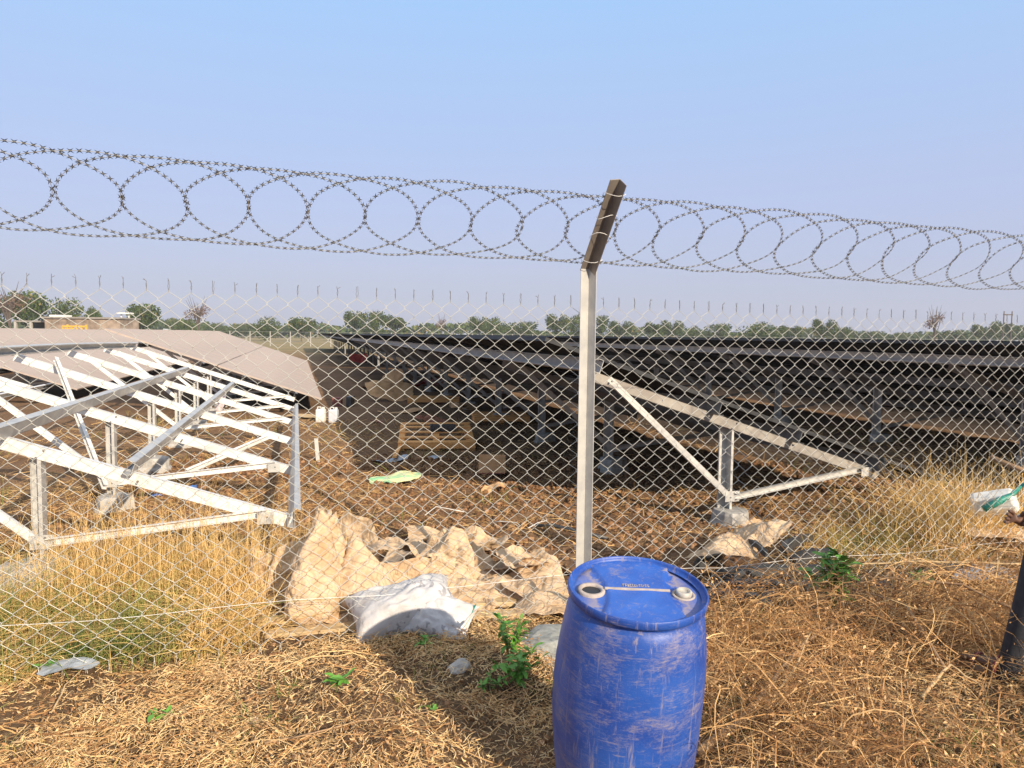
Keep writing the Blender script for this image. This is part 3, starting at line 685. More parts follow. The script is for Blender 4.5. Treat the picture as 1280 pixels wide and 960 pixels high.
# razor wire
RD = (FN * .40 + Z * .45).normalized(); RN = FD.cross(RD)
ra_, rb_ = .430, .240; RP = .285
def ring_mesh(seed):
    r = random.Random(seed); mb = MB(); pts = []; n = 110; ex = 2 / 2.06
    for k in range(n + 1):
        t_ = 2 * PI * k / n; c_, s_ = math.cos(t_), math.sin(t_)
        x = ra_ * math.copysign(abs(c_) ** ex, c_); y = rb_ * math.copysign(abs(s_) ** ex, s_)
        y += .006 * math.sin(2 * t_ + seed) ; x += .006 * math.sin(3 * t_ + seed * 2)
        pts.append(Vector((x, y, .018 * math.sin(t_ + .5) + .006 * math.sin(5 * t_ + seed))))
    mb.tube(pts, .0017, 4, 0, False)
    L = 0; nxt = 0; step = .036
    for k in range(n):
        d = pts[k + 1] - pts[k]; l = d.length; d.normalize()
        while nxt < L + l:
            p_ = pts[k] + d * (nxt - L); sd = Vector((-d.y, d.x, 0)); up = Vector((0, 0, 1)) * .3
            for s_ in (-1, 1):
                a_ = sd * s_; tl = r.uniform(-.002, .002)
                mb.add([p_ - d * .005 + a_ * .0015, p_ + d * .005 + a_ * .0015, p_ + d * .0145 + a_ * (.0110 + tl) + up * .01 * s_, p_ + a_ * .005, p_ - d * .0145 + a_ * (.0110 + tl) + up * .01 * s_], [(0, 1, 3), (1, 2, 3), (0, 3, 4)], 1)
            # rolled tape body
            nxt += step
        L += l
    return mb.mesh('loop', [M['razor_core'], M['razor_tape']])
rv = [ring_mesh(k) for k in range(7)]
c0 = fp(.46, 2.185, .05); RB = Matrix((FD, RD, RN)).transposed().to_4x4()
RT_ = thing('razor_wire_coil', fp(.46, 2.185, .05), 'flat coil of barbed razor wire running along the top of the fence', 'razor wire')
nb = 0
for k in range(-22, 32):
    s_ = k * RP - .059
    o = link(bpy.data.objects.new('loop', rv[k % 7]), RT_)
    sag = -.02 * math.sin((s_ + 3.9) / 4.4 * PI) ** 2
    p_ = FD * s_ + RD * (.237 + sag + random.uniform(-.009, .009)) + FD * random.uniform(-.010, .010) + RN * random.uniform(-.012, .012) - Z * (.014 * s_)
    o.matrix_local = Matrix.Translation(p_) @ RB @ Matrix.Rotation(random.uniform(-.022, .022), 4, 'Z')

# ------------------------------------------------------------------ crumpled sheets, bags
def crumple(name, w_, l_, seed, folds=12, amp=.05, n=30, drape=0, mat_=None, curl=0, shape=None):
    n = int(n * 1.3); r = np.random.default_rng(seed); u, v = np.meshgrid(np.linspace(-.5, .5, n), np.linspace(-.5, .5, n))
    edge = (1 + .10 * fbm(u * 9 + seed, v * 9, 2.0, 3)) * (1 - .9 * np.clip(np.abs(u * v) * 4 - .45, 0, 1) ** 1.5 * .55)
    x = u * w_ * edge; y = v * l_ * edge; z = np.zeros_like(x); m_ = max(w_, l_)
    for k in range(folds):
        a = r.uniform(0, 2 * PI); c = r.uniform(-.4, .4) * m_; q = np.cos(a) * x + np.sin(a) * y - c
        s_ = r.uniform(.35, 1) * amp * 1.4 / m_ * (1.6 if k < 4 else .8)
        q = q + .03 * m_ * fbm(x + k, y, m_ * .5, 2)
        z = z + np.abs(q) * s_ * (1 if r.random() < .5 else -1) * (2.2 if k < 4 else 1.4)
        x = x - np.cos(a) * np.abs(q) * s_ * .35; y = y - np.sin(a) * np.abs(q) * s_ * .35
    z = z / (np.ptp(z) + 1e-6) + .34 * np.abs(fbm(x + seed, y, m_ * .38, 2)) + .07 * fbm(x, y + seed, m_ * .10, 2)
    curl_z = curl * (np.abs(u) * 2) ** 2 * m_
    z = (z - z.min()) / np.ptp(z); z = np.clip(z - .12, -.02, 1) * amp * 1.15
    z += curl_z
    V = np.stack([x.ravel(), y.ravel(), z.ravel()], 1); ii = (np.arange(n - 1)[:, None] * n + np.arange(n - 1)[None]).ravel()
    Fc = np.concatenate([np.stack([ii, ii + 1, ii + n + 1], 1), np.stack([ii, ii + n + 1, ii + n], 1)])
    return npmesh(name, V, Fc, mat_ or M['kraft'])
def place(me, name, loc, rz, label, cat, group=None, rx=0, ry=0):
    o = link(bpy.data.objects.new(name, me)); o.location = loc; o.rotation_euler = (rx, ry, rz); return tag(o, label, cat, group)
def bagmesh(name, prof, seed, n=44, m=26, depth=.8, mat_=None, crease=.10, lean=(0, 0)):
    """prof(h)-> half width for h 0..1; height given by prof[-1]"""
    r = np.random.default_rng(seed); H = prof[0]; pts = prof[1]
    hs = np.linspace(0, 1, m); th = np.linspace(0, 2 * PI, n, endpoint=False)
    w_ = np.interp(hs, [p_[0] for p_ in pts], [p_[1] for p_ in pts])
    TH, HS = np.meshgrid(th, hs); W = np.repeat(w_[:, None], n, 1)
    f = 0
    bx, by, bz = np.cos(TH), np.sin(TH), HS * 2.2 - 1
    for k in range(9):
        d_ = r.normal(size=3); d_[2] *= .7; d_ /= np.linalg.norm(d_); q_ = bx * d_[0] + by * d_[1] + bz * d_[2] - r.uniform(-.8, .8)
        f = f + np.abs(q_ + .12 * fbm(bx + k, by + bz, .5, 2)) * r.uniform(-1, 1) * 1.5
    f = f - f.mean(); f = f / (f.std() + 1e-6) * .75; f = np.clip(f, -1.1, 1.3)
    W2 = W * (1 + crease * 2.0 * f * (.6 + .7 * HS)) + .02 * np.abs(fbm(np.cos(TH) * 2 + HS * 3, np.sin(TH) * 2 + HS * 5 + seed, .7, 3))
    x = W2 * np.cos(TH) + lean[0] * HS ** 1.5; y = W2 * np.sin(TH) * depth + lean[1] * HS ** 1.5
    z = HS * H * (1 + .12 * f * HS ** 2)
    V = np.stack([x.ravel(), y.ravel(), z.ravel()], 1)
    F_ = []
    for i in range(m - 1):
        for k in range(n):
            k2 = (k + 1) % n; F_ += [(i * n + k, i * n + k2, (i + 1) * n + k2), (i * n + k, (i + 1) * n + k2, (i + 1) * n + k)]
    V = np.concatenate([V, [[V[-n:, 0].mean(), V[-n:, 1].mean(), V[-n:, 2].mean() - .03]]]); t_ = len(V) - 1
    for k in range(n): F_.append(((m - 1) * n + k, (m - 1) * n + (k + 1) % n, t_))
    return npmesh(name, V, np.array(F_), mat_ or M['kraft'])
def G(px, py, dz=0):
    p_ = gp(px, py, 0); p_.z = ghf(p_.x, p_.y) + dz; return p_
KG = 'crumpled brown kraft paper in the heap'
p_ = G(408, 765)
place(bagmesh('kraft_bag', (.58, [(0, .25), (.12, .30), (.32, .28), (.52, .20), (.7, .12), (.85, .06), (1, .035)]), 3, crease=.26, lean=(.02, .05), depth=.7), 'kraft_bag', p_, .3, 'tall bulging kraft paper bag with twisted top standing in the heap', 'paper bag', KG)
p_ = G(345, 738, -.02)
place(bagmesh('kraft_bag', (.26, [(0, .17), (.3, .18), (.6, .13), (.9, .03), (1, .01)]), 5, crease=.25, lean=(-.16, 0)), 'kraft_bag', p_, .3, 'low kraft paper bag slumped at the left end of the paper heap', 'paper bag', KG)
p_ = G(475, 762)
place(bagmesh('kraft_bag', (.42, [(0, .26), (.2, .27), (.45, .20), (.7, .11), (.9, .05), (1, .02)]), 11, crease=.30, lean=(-.16, .04), depth=.6), 'kraft_bag', p_, -.2, 'kraft paper sack leaning left against the tall bulging bag', 'paper bag', KG)
def kp(px, py, w_, l_, seed, label, rz=0, amp=.12, rx=0, ry=0, folds=14, dz=0, n=30):
    p_ = G(px, py, dz); return place(crumple('kraft_sheet', w_, l_, seed, folds, amp, n), 'kraft_sheet', p_, rz, label, 'kraft paper', KG, rx, ry)
kp(560, 752, .62, .42, 21, 'wide crumpled kraft sheet directly behind the white woven bag', .1, .22)
kp(545, 722, .50, .40, 22, 'steep crumpled kraft sheet in the middle of the heap', -.3, .30, rx=.45, dz=.06)
kp(600, 735, .48, .42, 23, 'crumpled kraft sheet between the heap middle and its right end', .5, .18, dz=.03)
kp(660, 748, .60, .50, 24, 'large folded kraft sheet next to the fence post foot', .15, .18, dz=.02)
kp(690, 768, .50, .34, 25, 'flat kraft sheet tucked behind the left side of the drum', -.1, .10, dz=.02)
kp(668, 728, .52, .40, 31, 'upper kraft sheet overlapping the one beside the post foot', .25, .20, rx=.25, dz=.04)
kp(548, 684, .62, .34, 26, 'rearmost long kraft sheet lying apart on the bare soil', .15, .14, rx=.2, dz=.03)
kp(605, 690, .42, .34, 27, 'short kraft sheet at the right end of the rearmost one', -.35, .16, rx=.2, dz=.02)
kp(555, 708, .50, .30, 28, 'narrow kraft strip between the rear sheet and the heap', .0, .14, dz=.04)
kp(505, 728, .45, .45, 29, 'steep kraft flap standing right of the leaning sack', .9, .24, rx=-.5, dz=.12)
kp(430, 772, .5, .25, 30, 'low kraft flap under the front of the tall bag', .0, .08)
kp(905, 712, .62, .40, 41, 'pale kraft sheet lying on the dark slabs right of the drum', .35, .16, dz=.10)
kp(952, 706, .45, .34, 42, 'stiff kraft sheet with a raised corner at the end of the dark slabs', -.1, .20, ry=-.15, dz=.12)
kp(925, 690, .26, .20, 43, 'small upright kraft flap above the dark slabs', .5, .12, rx=.9, dz=.20)
kp(1280, 700, .55, .35, 44, 'orange kraft carton scrap at the right edge beside the hand', .1, .14, dz=.10)
kp(392, 738, .40, .42, 61, 'kraft sheet draped over the front of the tall bulging bag', .2, .16, rx=1.05, dz=.16, folds=10)
kp(432, 722, .34, .50, 62, 'kraft sheet hanging down the right flank of the tall bulging bag', -.4, .16, rx=.9, dz=.10, folds=9)
kp(478, 745, .36, .40, 63, 'folded kraft sheet lying against the leaning sack', .5, .20, rx=.8, dz=.12, folds=9)
kp(352, 745, .30, .30, 64, 'kraft flap folded over the low slumped bag at the left', .1, .14, rx=.6, dz=.08, folds=8)
kp(625, 758, .60, .34, 65, 'low wide kraft sheet between the woven bag and the post foot', .05, .16, folds=16)
kp(640, 722, .42, .34, 66, 'kraft sheet with an upturned edge at the back right of the heap', .6, .20, rx=.2, dz=.05)
kp(580, 765, .36, .24, 67, 'small kraft piece tucked behind the right end of the woven bag', .3, .14)
# planks
def plank(px0, py0, px1, py1, w_, h_, label, zz=.0, mt='plank'):
    a_ = G(px0, py0, h_ / 2 + zz); b_ = G(px1, py1, h_ / 2 + zz); d = (b_ - a_); L_ = d.length; mb = MB(); mb.abox(-L_ / 2, L_ / 2, -w_ / 2, w_ / 2, -h_ / 2, h_ / 2)
    o = mb.build('plank', M[mt]); o.location = (a_ + b_) / 2; o.rotation_euler = d.to_track_quat('X', 'Z').to_euler(); bevel(o, .003, 1)
    return tag(o, label, 'plank', 'wooden planks under the paper heap')
plank(322, 781, 372, 777, .09, .03, 'short upper plank end poking out left of the tall bag', .02)
plank(332, 793, 446, 787, .09, .022, 'long thin plank in front of the tall bag')
plank(580, 763, 712, 757, .10, .03, 'upper light plank under the right part of the heap', .02)
plank(590, 776, 716, 768, .09, .025, 'lower plank just left of the drum')
# woven bag: pillow
def pillow(w_, l_, h_, seed, mt, creases=.18):
    r = np.random.default_rng(seed); n = 40; u, v = np.meshgrid(np.linspace(-1, 1, n), np.linspace(-1, 1, n)); 
    prof = ((1 - np.abs(u) ** 2.6) * (1 - np.abs(v) ** 2.6)); prof = np.clip(prof, 0, 1) ** .6
    pin = 1 - .10 * (1 - np.abs(u) ** 2) * np.abs(v) ** 3 - .1 * (1 - np.abs(v) ** 2) * np.abs(u) ** 3
    x = u * w_ / 2 * pin; y = v * l_ / 2 * pin; f = 0
    for k in range(12):
        a = r.uniform(0, 2 * PI); f = f + np.abs(np.cos(a) * u + np.sin(a) * v - r.uniform(-.7, .7)) * r.uniform(-1, 1)
    f += 1.2 * np.abs(fbm(u + seed, v, .35, 3))
    zt_ = h_ * prof * (1 + creases * f * .6) + .006 * f; zb_ = -h_ * .15 * prof
    V = np.concatenate([np.stack([x.ravel(), y.ravel(), zt_.ravel()], 1), np.stack([x.ravel(), y.ravel(), zb_.ravel() - .001], 1)])
    ii = (np.arange(n - 1)[:, None] * n + np.arange(n - 1)[None]).ravel(); o_ = n * n
    Fc = np.concatenate([np.stack([ii, ii + 1, ii + n + 1, ii + n], 1), np.stack([ii + o_, ii + n + o_, ii + n + 1 + o_, ii + 1 + o_], 1)])
    b_ = [k for k in range(n)] + [n - 1 + n * k for k in range(1, n)] + [n * (n - 1) + k for k in range(n - 2, -1, -1)] + [n * k for k in range(n - 2, -1, -1)]
    side = np.array([(b_[i], b_[i + 1], b_[i + 1] + o_, b_[i] + o_) for i in range(len(b_) - 1)])
    Fc = np.concatenate([Fc, side[:, ::-1]])
    return npmesh('woven_bag', V, Fc, M[mt], smooth=True)
T = thing('woven_bag', at(515, 806, 4.22), 'dirty white woven plastic bag lying against the foot of the fence', 'plastic bag')
T.location.z = ghf(T.location.x, T.location.y) - .01
o = link(bpy.data.objects.new('sack_body', pillow(.64, .38, .12, 4, 'woven', .38)), T); o.rotation_euler = (.42, -.12, .35); o.location = (-.06, .09, .09)
M['woven_blue'] = mat('bluish_bag', (.56, .58, .62), (.46, .48, .52), rough=.45, scale=7, bmp=.3)
o = link(bpy.data.objects.new('sack_flap', pillow(.38, .28, .10, 9, 'woven', .35)), T); o.rotation_euler = (.55, .12, -.25); o.location = (.17, -.02, .09); tag(o, 'clean folded end of the woven bag')
mb = MB(); mb.tube([(.32, 0, .10), (.35, -.02, .13), (.37, 0, .17), (.35, .02, .14)], .004, 4); mb.tube([(.06, -.16, .0), (.09, -.18, .02), (.12, -.16, .0)], .006, 4); mb.build('tie_string', M['teal'], T)

# scattered litter
def scrap(name, px, py, w_, l_, seed, mt, label, cat, amp=.05, rz=0, rx=0, ry=0, dz=.0, group=None):
    return place(crumple(name, w_, l_, seed, 9, amp, 18, mat_=M[mt]), name, G(px, py, dz), rz, label, cat, group, rx, ry)
scrap('green_sack', 492, 603, .62, .30, 51, 'green_sheet', 'bright green and yellow plastic sack flat on the shaded soil', 'plastic sack', .10, .1, dz=.03)
scrap('plastic_film', 482, 577, .50, .30, 52, 'grey_film', 'shiny grey plastic film left of the wooden pallet', 'plastic film', .08, .1, dz=.01)
scrap('plastic_film', 547, 574, .26, .2, 53, 'grey_film', 'small white film scrap under the pallet front', 'plastic film', .05, .4)
scrap('blue_bag', 236, 612, .22, .16, 54, 'blue_bag', 'blue plastic bag under the front white rafter', 'plastic bag', .05, .2)
scrap('blue_bag', 200, 622, .16, .08, 55, 'blue_bag', 'thin blue plastic scrap left of the blue bag', 'plastic bag', .03, .5)
scrap('cardboard_sheet', 484, 500, 1.3, 1.0, 56, 'card', 'broad cardboard sheet standing behind the pallet in shade', 'cardboard', .25, .3, rx=.35, dz=.1)
scrap('cardboard_sheet', 492, 484, .8, .6, 57, 'card', 'upright cardboard piece propped behind the broad sheet', 'cardboard', .2, -.3, rx=1.0, dz=.25)
scrap('cardboard_sheet', 462, 485, .6, .4, 58, 'card', 'small brown cardboard piece left of the propped sheet', 'cardboard', .15, .2)
scrap('cardboard_sheet', 505, 515, .9, .5, 59, 'card', 'flat cardboard directly above the pallet', 'cardboard', .12, .1)
scrap('cardboard_sheet', 575, 517, .7, .6, 60, 'card', 'pale cardboard leaning against the second pallet', 'cardboard', .22, .5, rx=.4, dz=.1)
scrap('cardboard_sheet', 538, 528, .5, .3, 61, 'brick', 'reddish brown carton behind the right of the pallet', 'cardboard', .16, .1)
scrap('red_cloth', 521, 488, .5, .3, 62, 'red', 'bright red cloth beside the cardboard in shade', 'cloth', .2, .3, dz=.1)
scrap('red_cloth', 533, 487, .4, .3, 63, 'dull_red', 'dull red cloth right of the bright red one', 'cloth', .25, .1, rx=.5, dz=.2)
scrap('red_cloth', 552, 474, 1.0, .6, 64, 'dull_red', 'dark red cloth hanging below the dark panels', 'cloth', .3, .1, rx=1.2, dz=.75)
scrap('red_cloth', 452, 463, .8, .4, 65, 'red', 'small far red cloth under the dark panels', 'cloth', .3, .1, rx=1.2, dz=.6)
scrap('red_packet', 470, 527, .2, .2, 66, 'dull_red', 'small red packet left of the pallet', 'packet', .06)
scrap('cardboard_sheet', 420, 458, 1.4, .7, 67, 'plank', 'far orange board lying beside the tan panels', 'cardboard', .1, .1, dz=.1)
scrap('cardboard_sheet', 385, 521, .9, .35, 68, 'plank', 'flat tan board left of the two white cans', 'cardboard', .06, .0, dz=.02)
scrap('concrete_scrap', 86, 846, .24, .15, 69, 'grey_film', 'flat grey plastic scrap in the grass at lower left', 'plastic scrap', .04, .1, dz=.06)
scrap('plastic_film', 1235, 735, .5, .3, 70, 'grey_film', 'dirty film spread under the grass near the right edge', 'plastic film', .06, .2, dz=.03)
scrap('leaf_scrap', 322, 913, .1, .06, 71, 'kraft', 'small beige paper scrap in the straw at lower left', 'paper scrap', .02)
# jugs
for i, (px, lab) in enumerate([(401, 'left of two white plastic cans beside the shaded track'), (417, 'right of two white plastic cans, slightly bluer')]):
    p_ = G(px, 526)
    T = thing('plastic_can', p_, lab, 'jerry can', 'white plastic cans')
    mb = MB(); mb.abox(-.09, .09, -.09, .09, 0, .27); bevel(mb.build('can_body', M['white_plastic'] if i == 0 else M['woven_blue'], T), .03, 3)
    mb = MB(); mb.lathe([(.03, .27), (.03, .31), (0, .312)], 10, c=(.05, 0, 0)); mb.build('cap', M['white_plastic'], T)
    mb = MB(); mb.tube([(-.07, 0, .26), (-.06, 0, .31), (0, 0, .31), (.01, 0, .265)], .011, 6); mb.build('handle', M['white_plastic'], T)
# metal stake
T = G(398, 578); mb = MB(); mb.channel((0, 0, -.05), (-.03, 0, .33), E, .05, .04, .004); tag(mb.build('steel_stub', M['galv'], loc=T), 'short steel stub standing in the shaded soil near the frame end', 'metal stake')
mb = MB(); mb.abox(-.06, .06, -.2, .2, 0, .22); tag(mb.build('black_bucket_box', M['black_plastic'], loc=G(438, 507)), 'black box on the shaded track beyond the white cans', 'box')
mb = MB(); mb.abox(-.1, .1, -.1, .1, 0, .2); tag(mb.build('red_box', M['dull_red'], loc=G(422, 507)), 'dark red box left of the black box', 'box')
# carton with hump
T = thing('carton', G(615, 592), 'tan carton standing open in front of the second pallet', 'cardboard box')
mb = MB(); mb.abox(-.17, .17, 0, .012, .02, .26); bevel(mb.build('front_panel', M['card'], T), .002, 1)
mb = MB(); mb.abox(-.17, .17, .013, .30, .02, .05); mb.build('bottom_panel', M['card'], T)
mb = MB(); mb.box((.0, -.08, .03), (.165, 0, 0), (0, .08, -.02), (0, .001, .004)); mb.build('red_flap', M['dull_red'], T)
scrap('carton_scrap', 615, 612, .3, .2, 73, 'card', 'crumpled carton scrap in front of the standing carton', 'cardboard', .12)
# white strings
def string(pts, label, r_=.004, mt='string', name='plastic_strap'):
    mb = MB(); P_ = [G(px, py, .03 + dz) for px, py, dz in pts]; o_ = P_[0].copy(); mb.tube([q - o_ for q in P_], r_, 5); return tag(mb.build(name, M[mt], loc=o_, smooth=True), label, 'strap', 'white plastic straps on the soil')
string([(531, 645, 0), (545, 641, .03), (560, 640, .04), (580, 643, .02)], 'curved white plastic strap above the rear kraft sheet')
string([(618, 652, 0), (625, 654, .01), (646, 654, .01), (650, 657, 0)], 'short white strap left of the fence post')
string([(660, 664, 0), (672, 660, .02), (683, 657, .04), (681, 648, .03)], 'hooked white strap near the dark strip by the post')
string([(668, 655, -.02), (690, 658, -.01), (715, 664, -.01), (760, 672, -.01)], 'dark buried strip running behind the fence post', .02, 'black_plastic', 'dark_strip')
# rag on purlin
rg = er(e_0 + .6, 13.4, tz(.6, .13)); 
sh = lambda u, v: 0 * u
T = place(crumple('rag', .16, .42, 81, 12, .12, 22, mat_=M['rag']), 'rag', at(277, 500, 13.0), .3, 'pinkish rag hanging from the end of the middle beam', 'cloth', rx=1.5)
# pallets
def pallet(loc, rz, label, W=1.15, D=1.0, tilt=0):
    T = thing('pallet', loc, label, 'pallet', 'wooden pallets'); T.rotation_euler = (tilt, 0, rz)
    for i, yy in enumerate((-D / 2 + .05, -D * .25, 0.02, D * .27, D / 2 - .05)):
        mb = MB(); wv_ = .05 if i not in (0, 4) else .06
        mb.abox(-W / 2, W / 2, yy - wv_, yy + wv_, .115, .135); bevel(mb.build('deck_board', M['wood'], T), .002, 1)
    for xx in (-W / 2 + .045, 0, W / 2 - .045):
        mb = MB(); mb.abox(xx - .045, xx + .045, -D / 2, D / 2, .093, .1145); mb.build('stringer', M['wood'], T)
        for yy in (-D / 2 + .07, 0, D / 2 - .07):
            mb = MB(); mb.abox(xx - .045, xx + .045, yy - .06, yy + .06, .018, .0925); mb.build('block', M['wood'], T)
    for xx in (-W / 2 + .05, 0, W / 2 - .05):
        mb = MB(); mb.abox(xx - .05, xx + .05, -D / 2, D / 2, 0, .0175); mb.build('bottom_board', M['wood'], T)
    mb = MB(); mb.abox(-W / 2, W / 2, -D / 2 - .02, -D / 2 - .001, .04, .134); mb.build('side_board', M['wood'], T)
    return T
p_ = G(545, 556, .08); pal = pallet(p_, .12, 'wooden pallet lying alone on the shaded soil, nearest of the pallets', 1.15, 1.45, tilt=.085)
mb = MB(); mb.abox(-.2, .2, -.1, .1, 0, .09); o = bevel(mb.build('black_case', M['black_plastic']), .01, 2); o.location = p_ + Vector((.1, .06, .148)); o.rotation_euler.z = .15; tag(o, 'small black case sitting on the nearest wooden pallet', 'box')
pallet(G(625, 528, .0), .1, 'second wooden pallet, behind and right of the nearest', 1.1, .9)
pallet(G(543, 503, .0), .05, 'third wooden pallet, far under the dark panels', 1.3, .9)
plank(493, 578, 503, 561, .06, .03, 'stick of wood propped on the left corner of the nearest pallet', .08, 'wood')

# dark slabs right of the drum
DG = 'dark slabs piled right of the drum'
def slab(px0, py0, px1, py1, w_, h_, seed, label, mt='dusty_rubber', dz=0.0, bow=.03):
    w_ *= .75; h_ *= .75; a_ = G(px0, py0, dz * .7); b_ = G(px1, py1, dz * .7); d = b_ - a_; L_ = d.length; rr = random.Random(seed); mb = MB(); n = 9
    secs = []
    for k in range(n + 1):
        u = k / n; x = (u - .5) * L_; z = bow * math.sin(u * PI) + rr.uniform(-.006, .006); ww = w_ * (1 + rr.uniform(-.12, .12)) * (.7 if k in (0, n) else 1)
        secs.append([(x, -ww / 2, z), (x, -ww / 2 + .01, z + h_), (x, rr.uniform(-.01, .01), z + h_ * rr.uniform(.8, 1.15)), (x, ww / 2 - .01, z + h_), (x, ww / 2, z)])
    vs = [v for s_ in secs for v in s_]; fs = []
    for k in range(n):
        for j in range(5): j2 = (j + 1) % 5; fs.append((k * 5 + j, k * 5 + j2, (k + 1) * 5 + j2, (k + 1) * 5 + j))
    fs += [(0, 4, 3, 2, 1), tuple(n * 5 + j for j in range(5))]; mb.add(vs, fs)
    o = mb.build('dark_slab', M[mt]); o.location = (a_ + b_) / 2; o.rotation_euler = (0, 0, math.atan2(d.y, d.x)); return tag(o, label, 'rubber slab', DG)
slab(860, 742, 1028, 738, .16, .07, 1, 'longest front dark slab running right from behind the drum')
slab(890, 730, 1050, 722, .15, .07, 2, 'dusty long slab lying behind the front one', dz=.05)
slab(855, 752, 950, 752, .14, .06, 3, 'black slab half hidden by the drum rim', 'black_plastic')
slab(930, 700, 958, 722, .07, .04, 4, 'short brown slab tilted on the kraft sheet', dz=.22)
slab(978, 695, 1012, 678, .12, .07, 5, 'ribbed black piece pointing up right behind the slabs', 'black_plastic', .05)
slab(990, 712, 1042, 702, .14, .07, 6, 'dark slab at the right end of the pile', dz=.06)
slab(945, 766, 966, 768, .16, .06, 7, 'small dark grey broken piece in front of the pile', 'black_plastic')
slab(955, 757, 975, 752, .14, .05, 8, 'small broken piece touching the slab pile front', 'black_plastic', .02)
slab(1095, 745, 1120, 741, .12, .05, 9, 'rounded dark piece by itself in the dry grass')
slab(1150, 738, 1196, 712, .18, .06, 10, 'ribbed dark grey mat in the grass right of the pile')
slab(870, 712, 900, 700, .12, .06, 12, 'dark strip end emerging from behind the drum top', 'black_plastic', .03)
slab(1040, 735, 1072, 726, .12, .06, 13, 'dark slab hidden behind the green bush', dz=.0)
# grey concrete lump behind drum left
def lump(name, px, py, sx, sy, sz, seed, mt, label, cat, group=None):
    bm = bmesh.new(); bmesh.ops.create_icosphere(bm, subdivisions=3, radius=1); rr = random.Random(seed); off = rr.random() * 50
    for v in bm.verts:
        c_ = v.co; n_ = float(fbm(c_.x * 2 + off, c_.y * 2 + c_.z * 1.7, 1.0, 4)); k_ = 1 + .35 * n_; v.co = Vector((c_.x * sx * k_, c_.y * sy * k_, c_.z * sz * k_))
    me = bpy.data.meshes.new(name); bm.to_mesh(me); bm.free(); me.materials.append(M[mt])
    return place(me, name, G(px, py), rr.random(), label, cat, group)
lump('concrete_lump', 690, 818, .26, .20, .10, 1, 'grit_conc', 'grey cement lump on the ground touching the left side of the drum', 'concrete')
lump('soil_clod', 575, 848, .07, .05, .04, 2, 'concrete', 'dark stone in the straw below the white woven bag', 'stone')
lump('grey_rock', 25, 735, .28, .2, .16, 4, 'concrete', 'rough concrete lump at the left edge beside the front column', 'concrete')

# ------------------------------------------------------------------ drum
DT = at(797, 733, 2.62)
tiltx, tiltz = rad(8.5), rad(1.8)
Rm = Matrix.Rotation(tiltx, 4, 'X') @ Matrix.Rotation(tiltz, 4, 'Y')
T = bpy.data.objects.new('plastic_drum', None); COL.objects.link(T); tag(T, 'scuffed blue plastic drum smeared with dry clay standing before the fence', 'drum')
HD = .93
T.matrix_world = Matrix.Translation(DT - (Rm @ Vector((0, 0, HD)))) @ Rm
def dwob(t, z): 
    d_ = math.exp(-((z - .50) / .22) ** 2)
    return 1 + .035 * d_ * max(0, math.cos(t - PI * 1.03)) - .03 * d_ * max(0, math.cos(t)) + .006 * math.sin(3 * t + z * 5)
body = [(0, 0.012), (.215, .010), (.236, .0), (.244, .03), (.238, .06), (.246, .09), (.252, .16), (.262, .25), (.270, .36), (.274, .46), (.274, .56), (.271, .64), (.264, .72), (.255, .79), (.247, .84), (.238, .868), (.228, .878), (.228, .888), (.230, .8885)]
mb = MB(); mb.lathe(body, 64, wob=dwob); mb.build('drum_body', M['drum'], T, smooth=True)
rim = [(.226, .898), (.240, .896), (.2465, .899), (.2500, .905), (.2505, .918), (.2490, .928), (.2465, .931), (.2435, .9295), (.2415, .922), (.2395, .912), (.226, .911)]
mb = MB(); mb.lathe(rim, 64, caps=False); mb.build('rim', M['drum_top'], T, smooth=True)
lid = []
mb = MB(); n = 64
# lid surface with two sunken half-moon bungs
gx = 60; vs = []; fs = []; idx = {}
for i in range(gx + 1):
    for j in range(gx + 1):
        x = (i / gx * 2 - 1) * .241; y = (j / gx * 2 - 1) * .241; q_ = math.hypot(x, y)
        if q_ > .241: continue
        z_ = .9145
        if abs(x) > .105 + .10 * (1 - math.cos(y * 5)) : z_ -= .012 * min(1, (abs(x) - .105 - .10 * (1 - math.cos(y * 5))) / .012)
        if abs(y) < .006 and abs(x) < .115: z_ += .005
        idx[i, j] = len(vs); vs.append((x, y, z_ + .0015 * math.sin(x * 40) * math.cos(y * 33)))
for i in range(gx):
    for j in range(gx):
        k4 = [(i, j), (i + 1, j), (i + 1, j + 1), (i, j + 1)]
        k4 = [idx[k_] for k_ in k4 if k_ in idx]
        if len(k4) >= 3: fs.append(tuple(k4))
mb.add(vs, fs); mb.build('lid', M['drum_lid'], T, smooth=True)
mb = MB(); mb.abox(-.118, .118, -.005, .005, .914, .922); o = bevel(mb.build('seam_ridge', M['clay'], T), .002, 2); tag(o, 'pale scuffed ridge across the lid')
mb = MB(); mb.lathe([(.050, .898), (.050, .911), (.046, .9145), (.038, .9145), (.034, .909), (.034, .9)], 24, c=(-.165, .0, 0), caps=False); tag(mb.build('bung_hole', M['clay'], T, smooth=True), 'open clay crusted bung opening')
mb = MB(); mb.lathe([(.034, .9052), (.0, .9054)], 20, c=(-.165, 0, 0)); mb.build('bung_opening', M['black'], T)
mb = MB(); mb.lathe([(.029, .898), (.029, .919), (.026, .922), (.020, .922), (.018, .915), (0, .915)], 24, c=(.168, .0, 0)); tag(mb.build('bung_cap', M['dirty_white'], T, smooth=True), 'white screw bung')
mb = MB(); mb.lathe([(.042, .900), (.042, .906), (.034, .907), (.031, .903)], 24, c=(.168, 0, 0)); mb.build('bung_collar', M['clay'], T, smooth=True)
